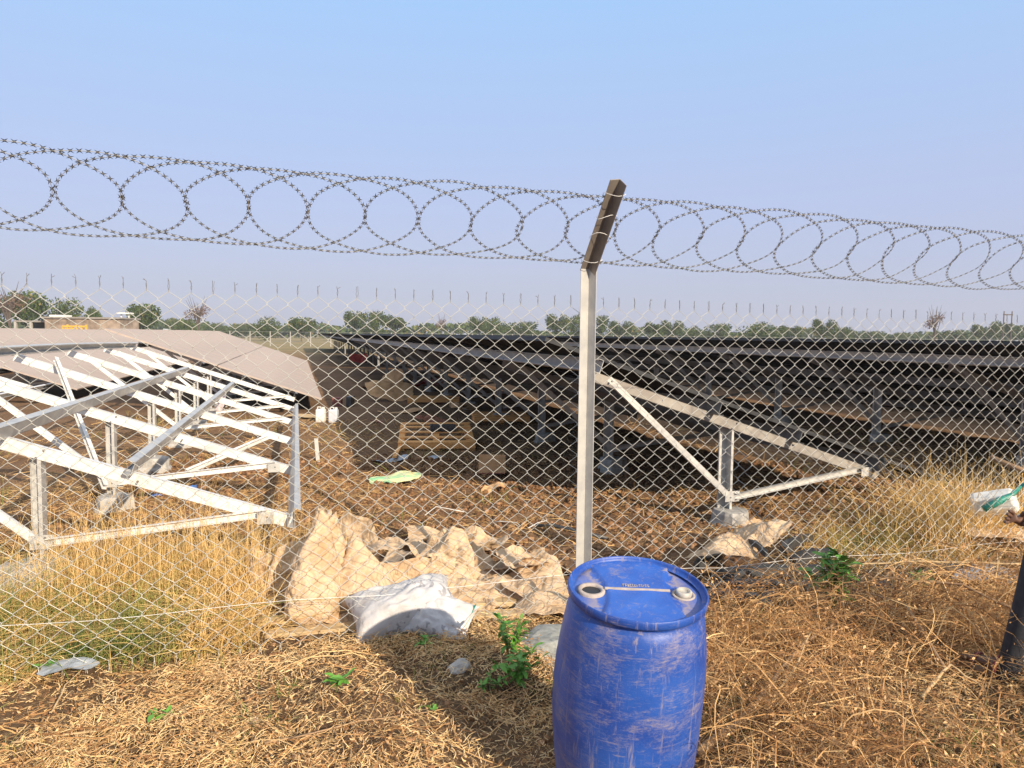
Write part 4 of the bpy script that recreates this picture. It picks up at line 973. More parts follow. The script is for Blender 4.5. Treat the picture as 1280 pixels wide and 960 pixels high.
# faint worn emboss (unreadable)
rr = random.Random(5)
mb = MB(); x = -.048
while x < .045:
    w_ = rr.uniform(.004, .008); h_ = rr.choice([.014, .018, .018])
    mb.abox(x, x + .002, .026, .026 + h_, .914, .9165)
    if rr.random() < .8: mb.abox(x + .0023, x + w_, .026 + h_ - .0022, .026 + h_, .914, .9164)
    if rr.random() < .6: mb.abox(x + .0023, x + w_, .031, .0328, .914, .9164)
    if rr.random() < .5: mb.abox(x + .0023, x + w_, .026, .0278, .914, .9164)
    x += w_ + .0022
mb.build('worn_emboss', M['clay'], T)
# packet beside drum
mb = MB(); mb.abox(-.028, .028, -.011, .011, 0, .06, 0); mb.abox(-.0285, .0285, -.0115, .0115, .0, .02, 1); mb.abox(-.0285, .0285, -.0115, .0115, .068, .082, 2)
mb.tube([(0, 0, .06), (0, 0, .068)], .008, 6, 2)
o = mb.build('small_packet', [M['white'], M['red'], M['black']]); o.location = at(708, 938, 2.72); o.location.z = max(o.location.z, ghf(o.location.x, o.location.y) + .0); o.rotation_euler = (-.3, .15, .2); tag(o, 'small red and white packet on the ground left of the drum', 'packet')

# ------------------------------------------------------------------ vegetation
def ribbons(name, P, W, T, m, cyl=False):
    """P (N,K,3) centre lines, W (N,) widths, tapering"""
    n, k, _ = P.shape; d = P[:, -1] - P[:, 0]; rd = rng.normal(size=(n, 3)); sd = np.cross(d, rd); sd /= np.linalg.norm(sd, axis=1)[:, None] + 1e-9
    tp = np.linspace(1, .25, k)[None, :, None]; off = sd[:, None, :] * (W[:, None, None] * tp * .5)
    V = np.stack([P - off, P + off], 2).reshape(-1, 3); base = (np.arange(n) * k * 2)[:, None] + (np.arange(k - 1) * 2)[None]
    base = base.ravel(); Fc = np.stack([base, base + 1, base + 3, base + 2], 1)
    TT = np.repeat(T, k * 2) + np.tile(np.repeat(np.linspace(-.06, .08, k), 2), n)
    return npobj(name, V, Fc, m, np.clip(TT, 0, 1))
def litter(name, n, box, L0, L1, wid, m, label, cat, lift=.03, K=3, tmean=.6, dens=None, flat=.35, curve=.3):
    x = rng.uniform(box[0], box[1], n); y = rng.uniform(box[2], box[3], n)
    if dens is not None:
        k_ = rng.random(n) < dens(x, y); x = x[k_]; y = y[k_]; n = len(x)
    L = rng.uniform(L0, L1, n); a = rng.uniform(0, 2 * PI, n); el = rng.normal(0, flat, n); cv = rng.normal(0, curve, n)
    tt = np.linspace(-.5, .5, K)[None]; ca = a[:, None] + cv[:, None] * tt * 2
    px = x[:, None] + np.cos(ca) * tt * L[:, None]; py = y[:, None] + np.sin(ca) * tt * L[:, None]
    zz = gh(px, py) + (rng.random(n) ** 1.5 * lift)[:, None] + np.abs(np.sin(el))[:, None] * (tt + .5) * L[:, None] + .002
    T = np.clip(tmean + .20 * rng.normal(size=n) + .22 * fbm(x, y, .35, 3), 0, 1)
    o = ribbons(name, np.stack([px, py, zz], 2), wid * (.6 + .8 * rng.random(n)), T, m); tag(o, label, cat, kind='stuff'); print(name, n); return o
d_front = lambda x, y: sm(-.25, .2, side(x, y)) * (.38 + .62 * sm(-.34, .02, fbm(x, y, .5, 3))) * (1 - .7 * np.exp(-(((x + .12) / .35) ** 2 + ((y - 3.6) / .35) ** 2))) * np.where(x > .55, .35 + .65 * (x > 2.6), 1) * np.where(x > .55, sm(.1, .45, side(x, y)), 1) * (1 - .95 * np.exp(-(((x - .45) / .3) ** 4 + ((y - 2.65) / .3) ** 4))) * (1 - .8 * (1 - sm(-2.15, -1.85, x)) * (1 - sm(3.2, 3.6, y)))
litter('straw_litter', 210000, (-3.8, 4.6, 2.0, 5.9), .012, .065, .0034, M['straw'], 'loose golden straw and chopped stems covering the ground before the fence', 'straw', .035, tmean=.80, dens=d_front)
litter('leaf_litter', 52000, (-3.8, 4.6, 2.0, 5.9), .010, .034, .009, M['deadleaf'], 'dry curled brown leaves among the straw in the foreground', 'dead leaves', .04, tmean=.80, dens=d_front, flat=.6, curve=1.2)
d_in = lambda x, y: sm(-.2, .4, -side(x, y)) * (1 - sm(-1.9, -1.1, x) * (1 - sm(1.5, 2.6, x)) * .75)
litter('straw_litter', 30000, (-5.5, 6, 4, 8.5), .03, .14, .004, M['straw'], 'thin scattered dry straw just behind the fence', 'straw', .03, tmean=.5, dens=d_in)
litter('dry_stem_litter', 9000, (-8, 8, 6, 15), .05, .3, .008, M['straw'], 'sparse dry stems strewn on the soil between the tables', 'straw', .03, tmean=.35)
# blades
def blades(name, n, box, H0, H1, wid, dens, tfun, label, cat='grass', lean=.25, K=5, m='grass', droop=.5):
    x = rng.uniform(box[0], box[1], n); y = rng.uniform(box[2], box[3], n)
    k_ = rng.random(n) < dens(x, y); x = x[k_]; y = y[k_]; n = len(x)
    cl = fbm(x * 1.0, y * 1.0, .22, 2); H = (H0 + (H1 - H0) * rng.random(n) ** 1.6) * (1 + .35 * cl)
    a = rng.uniform(0, 2 * PI, n) ; ln = np.abs(rng.normal(0, lean, n)); tt = np.linspace(0, 1, K)[None]
    hx = (ln[:, None] * tt + droop * ln[:, None] * tt ** 3) * H[:, None]; z0 = gh(x, y)
    P = np.stack([x[:, None] + np.cos(a)[:, None] * hx, y[:, None] + np.sin(a)[:, None] * hx, z0[:, None] - .01 + H[:, None] * (tt - .35 * ln[:, None] * tt ** 2.5)], 2)
    T = np.clip(tfun(x, y, H) + .13 * rng.normal(size=n), 0, 1)
    o = ribbons(name, P, wid * (.6 + .8 * rng.random(n)), T, M[m]); tag(o, label, cat, kind='stuff'); print(name, n); return o
def dl(x, y):
    s_ = -side(x, y); return sm(-.12, .15, s_) * (1 - sm(1.0, 1.9, s_ + .35 * fbm(x, y, .5, 2))) * (1 - sm(-1.75, -1.35, x + .3 * fbm(x, y, .6, 2))) * (.06 + .94 * sm(-.15, .35, fbm(x, y, .28, 3)))
blades('left_meadow_grass', 46000, (-5.6, -1.2, 3.2, 6.2), .06, .42, .0048, dl, lambda x, y, H: .66 + 1.0 * fbm(x, y, .42, 3) - .22 * np.exp(-((side(x, y) + .25) / .35) ** 2), 'yellow green grass growing behind the fence at lower left', lean=.55, droop=.9, K=6)
blades('left_dry_grass', 26000, (-5.6, -1.2, 3.2, 6.4), .05, .34, .0045, lambda x, y: sm(-.15, .15, -side(x, y)) * (1 - sm(-1.7, -1.3, x)) * (1 - sm(1.2, 2.2, -side(x, y))) * (.15 + .85 * (fbm(x + 9, y, .3, 3) > -.05)), lambda x, y, H: .86 + .2 * fbm(x, y, .3, 2), 'bent straw coloured dead grass mixed into the green at lower left', lean=.9, droop=1.0, K=6)
def dl2(x, y):
    return np.exp(-(((x + 2.75) / .35) ** 2 + ((y - 4.9) / .4) ** 2)) + .9 * np.exp(-(((x + 2.0) / .25) ** 2 + ((y - 4.95) / .3) ** 2)) + .5 * np.exp(-(((x + 1.75) / .5) ** 2 + ((y - 4.95) / .25) ** 2))
blades('tall_dry_grass', 9000, (-4.2, -1.1, 4.3, 5.8), .3, .72, .004, dl2, lambda x, y, H: .85 + 0 * x, 'tall straw coloured grass stems beside the front column of the white frame', lean=.22)
gr = gp(1180, 690)
def dr(x, y):
    return np.clip(1.2 * np.exp(-(((x - 3.95) / .50) ** 2 + ((y - 6.35) / .42) ** 2)) + .9 * np.exp(-(((x - 3.75) / .55) ** 2 + ((y - 5.95) / .3) ** 2)) + .5 * np.exp(-(((x - 5.0) / .6) ** 2 + ((y - 6.8) / .6) ** 2)), 0, 1) * sm(.1, .4, -side(x, y)) * (.15 + .85 * sm(-.25, .25, fbm(x, y, .3, 3))) * sm(2.75, 3.3, x)
blades('golden_tall_grass', 42000, (2.6, 6.5, 5.0, 8.0), .15, .74, .0055, dr, lambda x, y, H: .86 + .45 * fbm(x, y, .4, 3) - .12 * (x < 3.4), 'tall golden dry grass clump behind the fence at right', lean=.34, droop=.8)
blades('low_mixed_grass', 16000, (2.0, 6.5, 4.8, 7.2), .05, .3, .005, lambda x, y: sm(.05, .3, -side(x, y)) * (1 - sm(.9, 1.5, -side(x, y))) * sm(2.3, 2.9, x) * (.2 + .8 * (fbm(x, y, .3, 3) > 0)), lambda x, y, H: .62 + .9 * fbm(x, y, .5, 2), 'low mixed green and dry grass at the foot of the golden clump', lean=.7, droop=1)
dsp = lambda x, y: (fbm(x + 3, y, .7, 3) > .32) * .8
blades('sparse_green_weeds', 16000, (-9, 8, 6.2, 16), .05, .22, .007, dsp, lambda x, y, H: .25 + .2 * fbm(x, y, 1.0, 2), 'low sparse green weeds on the soil beneath the frames', lean=.5)
dfw = lambda x, y: sm(-.5, -.1, side(x, y)) * (fbm(x + 7, y + 2, .45, 3) > .30)
blades('short_green_grass', 14000, (-3.2, 3.4, 2.3, 5), .03, .12, .0045, dfw, lambda x, y, H: .25 + .3 * fbm(x, y, .4, 2), 'short green grass tufts poking through the foreground straw', lean=.5)
blades('corner_green_grass', 3500, (1.2, 2.6, 2.3, 3.25), .05, .16, .004, lambda x, y: np.exp(-(((x - 1.85) / .22) ** 2 + ((y - 2.85) / .12) ** 2)), lambda x, y, H: .15 + 0 * x, 'fresh green grass patch at the lower right corner', lean=.5)
# tangled dry stalks on the right foreground: arching branches with side twigs
def tangle(n, label, box, L0, L1, h, wid, dens, name='dry_brush_tangle', subs=5, tm=.55, leaves=4):
    x = rng.uniform(box[0], box[1], n); y = rng.uniform(box[2], box[3], n); k_ = rng.random(n) < dens(x, y); x = x[k_]; y = y[k_]; n = len(x); K = 8
    L = rng.uniform(L0, L1, n); a = rng.uniform(0, 2 * PI, n); tt = np.linspace(0, 1, K)[None]; cv = rng.normal(0, .8, n)[:, None]
    ca = a[:, None] + cv * tt; st = L[:, None] / (K - 1)
    px = x[:, None] + np.cumsum(np.cos(ca) * st, 1) - L[:, None] * .4 * np.cos(a)[:, None]; py = y[:, None] + np.cumsum(np.sin(ca) * st, 1) - L[:, None] * .4 * np.sin(a)[:, None]
    hh = h * rng.random(n)[:, None] ** 1.3; zz = gh(px, py) + .01 + hh * (np.sin(PI * np.clip(tt * .9 + .05, 0, 1)) * .8 + .25) + rng.normal(0, .006, (n, K)).cumsum(1)
    zz = np.maximum(zz, gh(px, py) + .004)
    P = np.stack([px, py, zz], 2); T = np.clip(tm + .2 * rng.normal(size=n), 0, 1)
    # side twigs
    m_ = n * subs; pi_ = np.repeat(np.arange(n), subs); ki = rng.integers(1, K - 1, m_); b0 = P[pi_, ki]; l2 = rng.uniform(.04, .22, m_) * np.repeat(L, subs) / L1 * 1.4
    d = rng.normal(size=(m_, 3)); d[:, 2] = np.abs(d[:, 2]) * .6 - .1; d /= np.linalg.norm(d, axis=1)[:, None]; bend = rng.normal(0, .25, (m_, 3))
    t2 = np.linspace(0, 1, K)[None, :, None]; P2 = b0[:, None] + d[:, None] * l2[:, None, None] * t2 + bend[:, None] * l2[:, None, None] * t2 ** 2
    P2[:, :, 2] = np.maximum(P2[:, :, 2], gh(P2[:, :, 0], P2[:, :, 1]) + .003)
    W = np.concatenate([wid * (.6 + .9 * rng.random(n)), wid * .45 * (.6 + .8 * rng.random(m_))]); TT = np.concatenate([T, np.clip(T[pi_] + .1 * rng.normal(size=m_), 0, 1)])
    o = ribbons(name, np.concatenate([P, P2]), W, TT, M['stalk']); tag(o, label, 'dry brush', kind='stuff'); print(name, n + m_)
    if leaves:
        q = rng.integers(0, m_, n * leaves); c = P2[q, rng.integers(1, K, len(q))]; nn = len(c); s_ = rng.uniform(.004, .013, (nn, 1))
        a_ = rng.normal(size=(nn, 3)); a_ /= np.linalg.norm(a_, axis=1)[:, None]; b_ = np.cross(a_, rng.normal(size=(nn, 3))); b_ /= np.linalg.norm(b_, axis=1)[:, None]; nrm = np.cross(a_, b_)
        V = np.stack([c, c + a_ * s_ + b_ * s_ * .5 + nrm * s_ * .4, c + a_ * s_ * 2, c + a_ * s_ - b_ * s_ * .5 + nrm * s_ * .4], 1).reshape(-1, 3)
        o2 = npobj(name + '_leaves', V, np.arange(len(V)).reshape(-1, 4), M['deadleaf'], np.repeat(np.clip(tm + .25 * rng.normal(size=nn), 0, 1), 4)); tag(o2, 'withered curled leaves caught in the ' + label.split(' of ')[-1], 'dead leaves', kind='stuff')
d_r = lambda x, y: sm(.72, 1.0, x) * (1 - np.exp(-(((x - .45) / .48) ** 4 + ((y - 2.7) / .4) ** 4))) * sm(.25, .7, side(x, y)) * (1 - np.exp(-(((x - 2.1) / .5) ** 4 + ((y - 3.15) / .5) ** 4))) * (.6 + .4 * (fbm(x, y, .35, 2) > -.2))
litter('long_straw', 4000, (-3.2, 3.4, 2.1, 5), .10, .34, .0042, M['stalk'], 'longer bent dry stems lying on the foreground straw', 'straw', .06, K=6, tmean=.68, dens=d_front, flat=.15, curve=.8)
tangle(5600, 'thick tangle of arching dry brown stems right of the drum', (.6, 4.6, 2.1, 5.6), .2, .85, .34, .0055, d_r, subs=7, tm=.60, leaves=8)
d_l = lambda x, y: (1 - sm(.1, .5, x)) * sm(.1, .5, side(x, y)) * (fbm(x, y + 3, .5, 2) > -.1)
tangle(480, 'low spread of dry stems left of the drum', (-3, .5, 2.1, 4.3), .12, .55, .07, .0045, d_l, subs=4, tm=.62, leaves=8, name='dry_stem_spread')
d_b = lambda x, y: sm(.1, .4, -side(x, y)) * np.exp(-(((x - 4.3) / 1.3) ** 2 + ((y - 6.2) / .8) ** 2))
tangle(1500, 'rusty brown dried weeds behind the fence at right', (2.2, 6, 4.6, 7.6), .2, .6, .28, .006, d_b, subs=5, tm=.5, leaves=7, name='dried_weeds')
# soil clods
def clods(name, n, box, s0, s1, dens, label):
    x = rng.uniform(box[0], box[1], n); y = rng.uniform(box[2], box[3], n); k_ = rng.random(n) < dens(x, y); x = x[k_]; y = y[k_]; n = len(x)
    s_ = s0 + (s1 - s0) * rng.random(n) ** 3; bm = bmesh.new(); bmesh.ops.create_icosphere(bm, subdivisions=1, radius=1); bv = np.array([v.co[:] for v in bm.verts]); bf = np.array([[v.index for v in f.verts] for f in bm.faces]); bm.free()
    V = bv[None] * (1 + .3 * rng.normal(size=(n, len(bv), 1))).clip(.5, 1.5) * s_[:, None, None] * np.array([1, 1, .75]) + np.stack([x, y, gh(x, y) + s_ * .2], 1)[:, None]
    Fc = (bf[None] + (np.arange(n) * len(bv))[:, None, None]).reshape(-1, 3)
    tag(npobj(name, V.reshape(-1, 3), Fc, M['soilclod'], np.repeat(np.clip(.5 + .25 * rng.normal(size=n), 0, 1), len(bv))), label, 'soil', kind='stuff'); print(name, n)
clods('soil_clods', 34000, (-4.5, 6, 4.7, 10.5), .005, .036, lambda x, y: soilmask(x, y) * .8 + .12, 'loose brown clods of turned soil between fence and tables')
clods('fine_clods', 9000, (-3.3, 3.4, 2.2, 5.4), .004, .018, lambda x, y: sm(-.5, .2, side(x, y)), 'small crumbs of soil in the foreground')

# foreground green plants
leafm = MB(); L_ = 1.0
leafm.add([(0, 0, 0), (.18, .35, .05), (.14, .72, .03), (0, 1, -.05), (-.14, .72, .03), (-.18, .35, .05), (0, .4, -.02), (0, .75, -.03)],
          [(0, 1, 6), (1, 2, 7, 6), (2, 3, 7), (0, 6, 5), (6, 7, 4, 5), (7, 3, 4)])
leafm = leafm.mesh('leaf', M['leaf'], True)
def plant(px, py, h, spread, n, ls, seed, label, Y=None, mt=None):
    rr = random.Random(seed); b_ = G(px, py) if Y is None else at(px, py, Y)
    T = thing('green_plant', b_, label, 'plant', 'green weeds at the fence foot'); mb = MB(); tips = []
    for k in range(max(3, n // 9)):
        a = rr.random() * 2 * PI; q = spread * rr.uniform(.2, 1); hh = h * rr.uniform(.55, 1)
        P_ = [(0, 0, -.01), (q * .3 * math.cos(a), q * .3 * math.sin(a), hh * .5), (q * .75 * math.cos(a), q * .75 * math.sin(a), hh * .85), (q * math.cos(a), q * math.sin(a), hh)]
        mb.tube(P_, [.004, .003, .002, .001], 4); tips.append([Vector(v) for v in P_])
    mb.build('stem', M['stem_green'], T)
    for k in range(n):
        P_ = rr.choice(tips); u = rr.uniform(.25, 1) * 3; i = min(int(u), 2); p_ = P_[i].lerp(P_[i + 1], u - i)
        o = link(bpy.data.objects.new('leaf', leafm), T); o.location = p_; s_ = ls * rr.uniform(.8, 1.6); o.scale = (s_, s_, s_)
        o.rotation_euler = (rr.uniform(-.5, .8), rr.uniform(-.5, .5), rr.random() * 2 * PI)
    return T
plant(648, 868, .20, .13, 110, .045, 1, 'bright green leafy weed nearest the left side of the drum')
plant(636, 842, .26, .10, 90, .045, 2, 'taller green weed with a brown seed spike above the drum side weed')
plant(612, 872, .10, .09, 30, .035, 3, 'small dark green weed left of the bright leafy weed')
plant(420, 878, .09, .07, 26, .05, 4, 'lone small green seedling in the straw at lower left')
plant(205, 910, .05, .06, 14, .04, 5, 'tiny green sprout in the straw at far lower left')
plant(540, 905, .04, .05, 12, .03, 6, 'tiny green sprout below the white woven bag')
plant(1042, 772, .38, .17, 190, .075, 7, 'large green bush with broad leaves in front of the dark slabs')
plant(1155, 745, .16, .14, 40, .045, 8, 'small green weed beside the ribbed dark mat')
plant(62, 842, .10, .1, 24, .04, 9, 'green weed at the foot of the fence far left')
plant(530, 826, .06, .09, 26, .035, 10, 'low green weed under the front of the white woven bag')
# big dry branches
def branch(pts, r0_, label, mt='twig'):
    mb = MB(); P_ = []
    for i, (px, py, dz) in enumerate(pts): P_.append(G(px, py, dz))
    Q = []
    for i in range(len(P_) - 1):
        for k in range(4): Q.append(P_[i].lerp(P_[i + 1], k / 4) + Vector((random.uniform(-.004, .004), random.uniform(-.004, .004), random.uniform(-.004, .004))))
    Q.append(P_[-1]); o_ = Q[0].copy(); n_ = len(Q)
    mb.tube([q - o_ for q in Q], [r0_ * (1 - .75 * k / n_) for k in range(n_)], 7); return tag(mb.build('dry_branch', M[mt], loc=o_, smooth=True), label, 'branch', 'dry branches on the ground')
branch([(872, 952, .03), (930, 915, .05), (968, 880, .08), (1000, 850, .10), (1040, 820, .1)], .022, 'thick dry branch lying beside the right side of the drum')
branch([(960, 905, .06), (990, 880, .12), (1010, 850, .16), (1022, 838, .16)], .007, 'thin pale twig forking above the thick branch', 'plank')
branch([(1280, 775, .22), (1150, 768, .26), (1060, 762, .26), (990, 770, .18), (930, 778, .08)], .007, 'long arching pale stem above the right tangle', 'plank')
branch([(1280, 830, .18), (1200, 805, .24), (1110, 785, .24), (1030, 778, .15), (970, 778, .08)], .009, 'long brown stem arching under the pale one')
branch([(1180, 880, .1), (1130, 820, .22), (1060, 790, .2), (1000, 800, .1)], .008, 'curved brown stem crossing the right tangle')
branch([(700, 955, .03), (697, 915, .08), (690, 880, .12), (688, 865, .13)], .008, 'short bent twig upright left of the drum')
branch([(1150, 915, .05), (1185, 890, .14), (1225, 905, .1)], .009, 'bent yellow stem before the person\'s foot', 'plank')
branch([(960, 765, .1), (930, 830, .04), (925, 880, .02)], .004, 'slender yellow stem hanging right of the drum', 'stem_green')
branch([(1238, 755, .02), (1248, 728, .15), (1262, 706, .22)], .012, 'thick pale stalk rising at the right edge', 'plank')
for k in range(26):
    rr = random.Random(900 + k); x = rr.uniform(920, 1270); y = rr.uniform(780, 950); a = rr.uniform(-.5, .5) + (0 if rr.random() < .6 else 1.2); L_ = rr.uniform(60, 170)
branch([(15, 940, .02), (120, 925, .03), (250, 905, .03), (330, 885, .02)], .005, 'thin dry stem across the lower left straw', 'plank')
branch([(330, 955, .02), (450, 925, .04), (560, 905, .02)], .005, 'dry stem low in the middle of the foreground')
branch([(60, 905, .02), (82, 880, .10), (105, 858, .12)], .005, 'withered upright leaf stalk at lower left', 'plank')

# ------------------------------------------------------------------ things at the right edge behind the fence
w0 = at(1243, 628, 6.0)
T = thing('white_bundle', w0, 'off white rolled bundle with a green strap lying in the tall grass at right', 'bundle')
mb = MB(); mb.lathe([(0, -.16), (.085, -.155), (.105, -.13), (.105, .13), (.085, .155), (.02, .156), (.02, .12), (0, .12)], 7); o = mb.build('roll', M['white_plastic'], T); o.rotation_euler = (PI / 2 - .3, 0, .9)
bevel(o, .01, 2)
mb = MB(); mb.tube([(-.16, -.12, -.03), (-.05, -.13, .04), (.06, -.12, .09), (.17, -.08, .17)], [.03, .03, .02, .012], 8); mb.build('strap', M['teal'], T, smooth=True)
mb = MB(); mb.tube([at(1238, 571, 5.95) - w0, at(1300, 597, 5.8) - w0, at(1400, 640, 5.6) - w0], .02, 8)
tag(mb.build('wooden_pole', M['twig'], loc=w0, smooth=True), 'round wooden pole sloping down to the right above the white bundle', 'pole')

# ------------------------------------------------------------------ person (mostly beyond the right edge)
def skin_obj(name, verts, edges, radii, mt, parent, sub=2, root=0):
    me = bpy.data.meshes.new(name); me.from_pydata([tuple(v) for v in verts], edges, []); me.materials.append(mt)
    o = link(bpy.data.objects.new(name, me), parent); sk = o.modifiers.new('skin', 'SKIN'); sk.use_smooth_shade = True; sk.branch_smoothing = .3
    for i, r_ in enumerate(radii):
        rr = r_ if isinstance(r_, tuple) else (r_, r_); me.skin_vertices[0].data[i].radius = rr
        me.skin_vertices[0].data[i].use_root = (i == root)
    ss = o.modifiers.new('subsurf', 'SUBSURF'); ss.levels = sub; ss.render_levels = sub; return o
Yp = 3.45
PX = lambda px, py, Y=Yp: at(px, py, Y)
PT_ = thing('person', (2.62, Yp, 0), 'person in black jeans and pale shirt reaching in from the right edge', 'person'); po = PT_.location.copy()
pel = Vector((2.66, 3.42, .93)); kneeL = at(1290, 738, 3.47); ankL = at(1253, 862, 3.52); kneeR = Vector((2.80, 3.28, .50)); ankR = Vector((2.86, 3.45, .09))
gz = ghf(ankL.x, ankL.y)
chest = Vector((2.60, 3.40, 1.30)); neck = Vector((2.57, 3.40, 1.46)); shL = Vector((2.56, 3.56, 1.42)); shR = Vector((2.62, 3.22, 1.42))
elL = Vector((2.72, 3.64, 1.13)); wrL = at(1279, 655, 3.5); elR = Vector((2.78, 3.12, 1.15)); wrR = Vector((2.60, 3.0, 1.0))
body_v = [pel, Vector((2.63, 3.41, 1.12)), chest, neck, Vector((2.555, 3.40, 1.55)), shL, elL, wrL, shR, elR, wrR]
body_v = [v - po for v in body_v]
skin_obj('body', body_v + [kneeL + Vector((.06, 0, .3)) - po, kneeL - po, ankL - po, Vector((2.74, 3.32, .72)) - po, kneeR - po, ankR - po],
         [(0, 1), (1, 2), (2, 3), (3, 4), (2, 5), (5, 6), (6, 7), (2, 8), (8, 9), (9, 10), (0, 11), (11, 12), (12, 13), (0, 14), (14, 15), (15, 16)],
         [(.13, .10), .11, (.14, .10), .05, .048, .05, .038, .025, .05, .038, .026, .072, .048, .034, .072, .05, .036], M['skin'], PT_)
# jeans
hem = ankL.lerp(kneeL, -.03)
skin_obj('jeans', [v - po for v in [pel, kneeL + Vector((.065, 0, .28)), kneeL, kneeL.lerp(ankL, .5), hem, Vector((2.75, 3.31, .72)), kneeR, ankR + Vector((0, 0, .05))]],
         [(0, 1), (1, 2), (2, 3), (3, 4), (0, 5), (5, 6), (6, 7)], [(.155, .125), .09, .068, .058, .050, .092, .07, .055], M['jeans'], PT_)
skin_obj('shirt', [v - po for v in [pel + Vector((-.02, 0, -.22)), pel + Vector((0, 0, .06)), Vector((2.63, 3.41, 1.14)), chest, neck - Vector((0, 0, .03)), shL, shL.lerp(elL, .75), shR, shR.lerp(elR, .75)]],
         [(0, 1), (1, 2), (2, 3), (3, 4), (3, 5), (5, 6), (3, 7), (7, 8)], [(.18, .15), (.165, .14), .14, (.165, .125), .062, .07, .055, .07, .055], M['shirt'], PT_)
# head
bm = bmesh.new(); bmesh.ops.create_icosphere(bm, subdivisions=4, radius=1)
for v in bm.verts:
    c_ = v.co.copy(); x, y, z_ = c_.x * .098, c_.y * .076, c_.z * .118
    if c_.z < 0: x *= 1 - .22 * c_.z ** 2; y *= 1 - .30 * c_.z ** 2
    f = max(0, -c_.x)     # face looks to -x
    x -= .022 * math.exp(-((c_.y / .16) ** 2 + ((c_.z + .12) / .22) ** 2)) * (f > .3)
    x += .010 * (math.exp(-(((abs(c_.y) - .38) / .16) ** 2 + ((c_.z - .08) / .12) ** 2))) * (f > .3)
    x -= .006 * math.exp(-((c_.y / .3) ** 2 + ((c_.z + .48) / .07) ** 2)) * (f > .3)
    x -= .008 * math.exp(-((c_.y / .3) ** 2 + ((c_.z + .82) / .12) ** 2))
    v.co = Vector((x, y, z_))
me = bpy.data.meshes.new('head'); bm.to_mesh(me); bm.free(); me.materials.append(M['skin']); me.polygons.foreach_set('use_smooth', [True] * len(me.polygons))
hd = link(bpy.data.objects.new('head', me), PT_); hd.location = Vector((2.545, 3.40, 1.655)) - po; hd.rotation_euler = (0, -.25, .15)
for s_ in (-1, 1):
    mb = MB(); mb.lathe([(0, -.009), (.006, -.006), (.009, 0), (.006, .006), (0, .009)], 10); o = mb.build('eye', M['dirty_white'], hd, True); o.location = (-.081, s_ * .029, .010); o.scale = (1, 1.2, .6)
    mb = MB(); mb.lathe([(0, -.006), (.014, -.004), (.017, .0), (.012, .005), (0, .006)], 12); o = mb.build('ear', M['skin'], hd, True); o.location = (.005, s_ * .076, -.005); o.rotation_euler = (PI / 2, 0, 0); o.scale = (1, 1.7, 1)
mb = MB(); mb.box((-.092, 0, -.058), (.004, 0, 0), (0, .022, 0), (0, 0, .005)); bevel(mb.build('lips', M['dull_red'], hd), .003, 2)
mb = MB(); mb.lathe([(.102, .0), (.108, .03), (.100, .07), (.08, .10), (.04, .125), (0, .128)], 20, c=(.0, 0, .01)); o = mb.build('hair', M['hair'], hd, True); o.scale = (.98, .80, 1); o.rotation_euler = (0, .28, 0)
# hands
def hand(wr, dirv, upv, sgn, curl=.5, name='hand'):
    d = dirv.normalized(); u = (upv - d * upv.dot(d)).normalized(); s_ = d.cross(u) * sgn
    V_ = [wr, wr + d * .045, wr + d * .085]; ed = [(0, 1), (1, 2)]; rd = [(.024, .020), (.030, .015), (.032, .013)]
    for k, (off, ln) in enumerate([(.028, .070), (.010, .078), (-.009, .073), (-.027, .058)]):
        b_ = len(V_); p_ = wr + d * .088 + u * off; c_ = curl * (1 + .15 * k)
        V_ += [p_]; ed.append((2, b_)); rd.append(.0095); dd = d.copy()
        for j in range(3):
            an = c_ * (.6 if j == 0 else 1.0); dd = (dd * math.cos(an) + s_ * math.sin(an)).normalized(); p_ = p_ + dd * ln * (.42, .32, .26)[j]; V_.append(p_); ed.append((len(V_) - 2, len(V_) - 1)); rd.append((.0088, .008, .0068)[j])
    b_ = len(V_); p_ = wr + d * .035 + u * .03; V_ += [p_, p_ + (d * .6 + u * .5 + s_ * .5).normalized() * .034, p_ + (d * .7 + u * .35 + s_ * .6).normalized() * .064]; ed += [(1, b_), (b_, b_ + 1), (b_ + 1, b_ + 2)]; rd += [.0125, .0105, .0085]
    return skin_obj(name, [v - po for v in V_], ed, rd, M['skin'], PT_)
hand(wrL, at(1250, 641, 3.46) - wrL, Vector((.1, -.2, 1)), -1, .35)
hand(wrR, Vector((-.8, -.1, -.3)), Vector((0, 0, 1)), 1, .6)
mb = MB(); d = (wrL - elL).normalized(); c_ = wrL - d * .025 - po; a_ = d.orthogonal().normalized(); b_ = d.cross(a_)
ringp = [c_ + (a_ * math.cos(t_) + b_ * math.sin(t_)) * .031 for t_ in [k * 2 * PI / 16 for k in range(17)]]; mb.tube(ringp, .008, 6, 0, False); mb.build('wrist_band', M['white'], PT_, True)
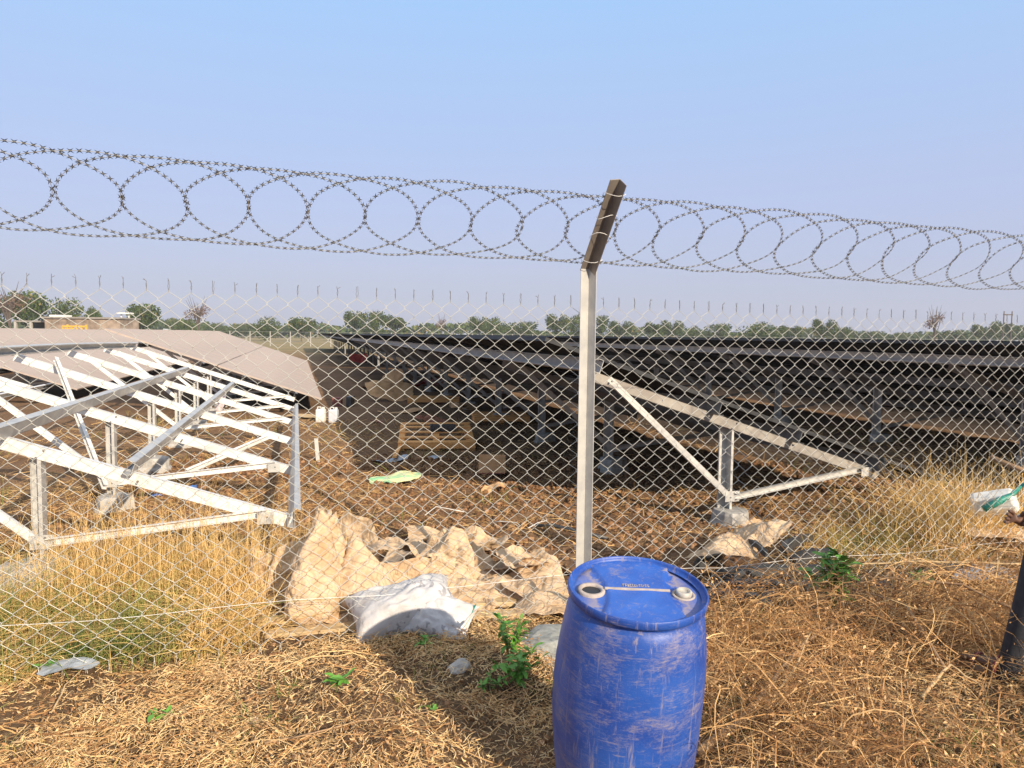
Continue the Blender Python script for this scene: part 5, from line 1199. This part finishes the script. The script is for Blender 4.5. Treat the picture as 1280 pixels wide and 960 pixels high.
# feet with sandals
def foot(ank, dirv, zg):
    d = Vector((dirv[0], dirv[1], 0)).normalized(); s_ = Vector((-d.y, d.x, 0)); heel = ank - d * .045; heel.z = zg + .038
    V_ = [ank, heel, Vector((ank.x, ank.y, zg + .055)) + d * .05, Vector((ank.x, ank.y, zg + .036)) + d * .12, Vector((ank.x, ank.y, zg + .028)) + d * .17]; ed = [(0, 1), (0, 2), (2, 3), (3, 4), (1, 2)]; rd = [.034, .03, (.036, .03), (.042, .022), (.036, .016)]
    for k in range(5):
        p_ = V_[4] + s_ * (.034 - .017 * k) + d * (.012 - .006 * abs(k - 1)); V_.append(p_); ed.append((4, len(V_) - 1)); V_.append(p_ + d * (.03 - .004 * k)); ed.append((len(V_) - 2, len(V_) - 1)); r_ = .012 if k == 0 else .009; rd += [r_, r_ * .85]
    skin_obj('foot', [v - po for v in V_], ed, rd, M['skin'], PT_)
    mb = MB(); n_ = 20; top = []; bot = []
    for k in range(n_):
        t_ = 2 * PI * k / n_; L_ = .135 if math.cos(t_) > 0 else .125; w_ = .052 if math.cos(t_) > 0 else .038
        p_ = Vector((ank.x, ank.y, 0)) + d * (.075 + L_ * math.cos(t_)) + s_ * w_ * math.sin(t_) - po; top.append((p_.x, p_.y, zg + .016)); bot.append((p_.x, p_.y, zg - .004))
    mb.add(top + bot, [tuple(range(n_)), tuple(range(2 * n_ - 1, n_ - 1, -1))] + [(k, (k + 1) % n_, n_ + (k + 1) % n_, n_ + k)[::-1] for k in range(n_)]); mb.build('sandal_sole', M['sole'], PT_)
    for q_, hh in ((.12, .052), (.02, .075)):
        c_ = Vector((ank.x, ank.y, zg + .01)) + d * q_ - po; mb = MB(); mb.tube([c_ + s_ * .046 * math.cos(t_) + Z * hh * math.sin(t_) for t_ in [PI * k / 10 for k in range(11)]], .010, 6); mb.build('sandal_strap', M['sandal'], PT_, True)
foot(ankL, (at(1228, 868, 3.6) - ankL), gz + .02)
foot(ankR, (-1, .2, 0), ghf(ankR.x, ankR.y) + .01)

# ------------------------------------------------------------------ air
m, t, p = newmat('haze_air'); t.nodes.remove(p)
pv = t.nodes.new('ShaderNodeVolumePrincipled'); pv.inputs['Color'].default_value = (.80, .83, .90, 1); pv.inputs['Density'].default_value = .00055; pv.inputs['Anisotropy'].default_value = 0.0
t.links.new(pv.outputs[0], t.nodes['Material Output'].inputs['Volume'])
mb = MB(); mb.abox(-420, 420, -30, 330, -1.4, 16); tag(mb.build('haze', m), kind='stuff')
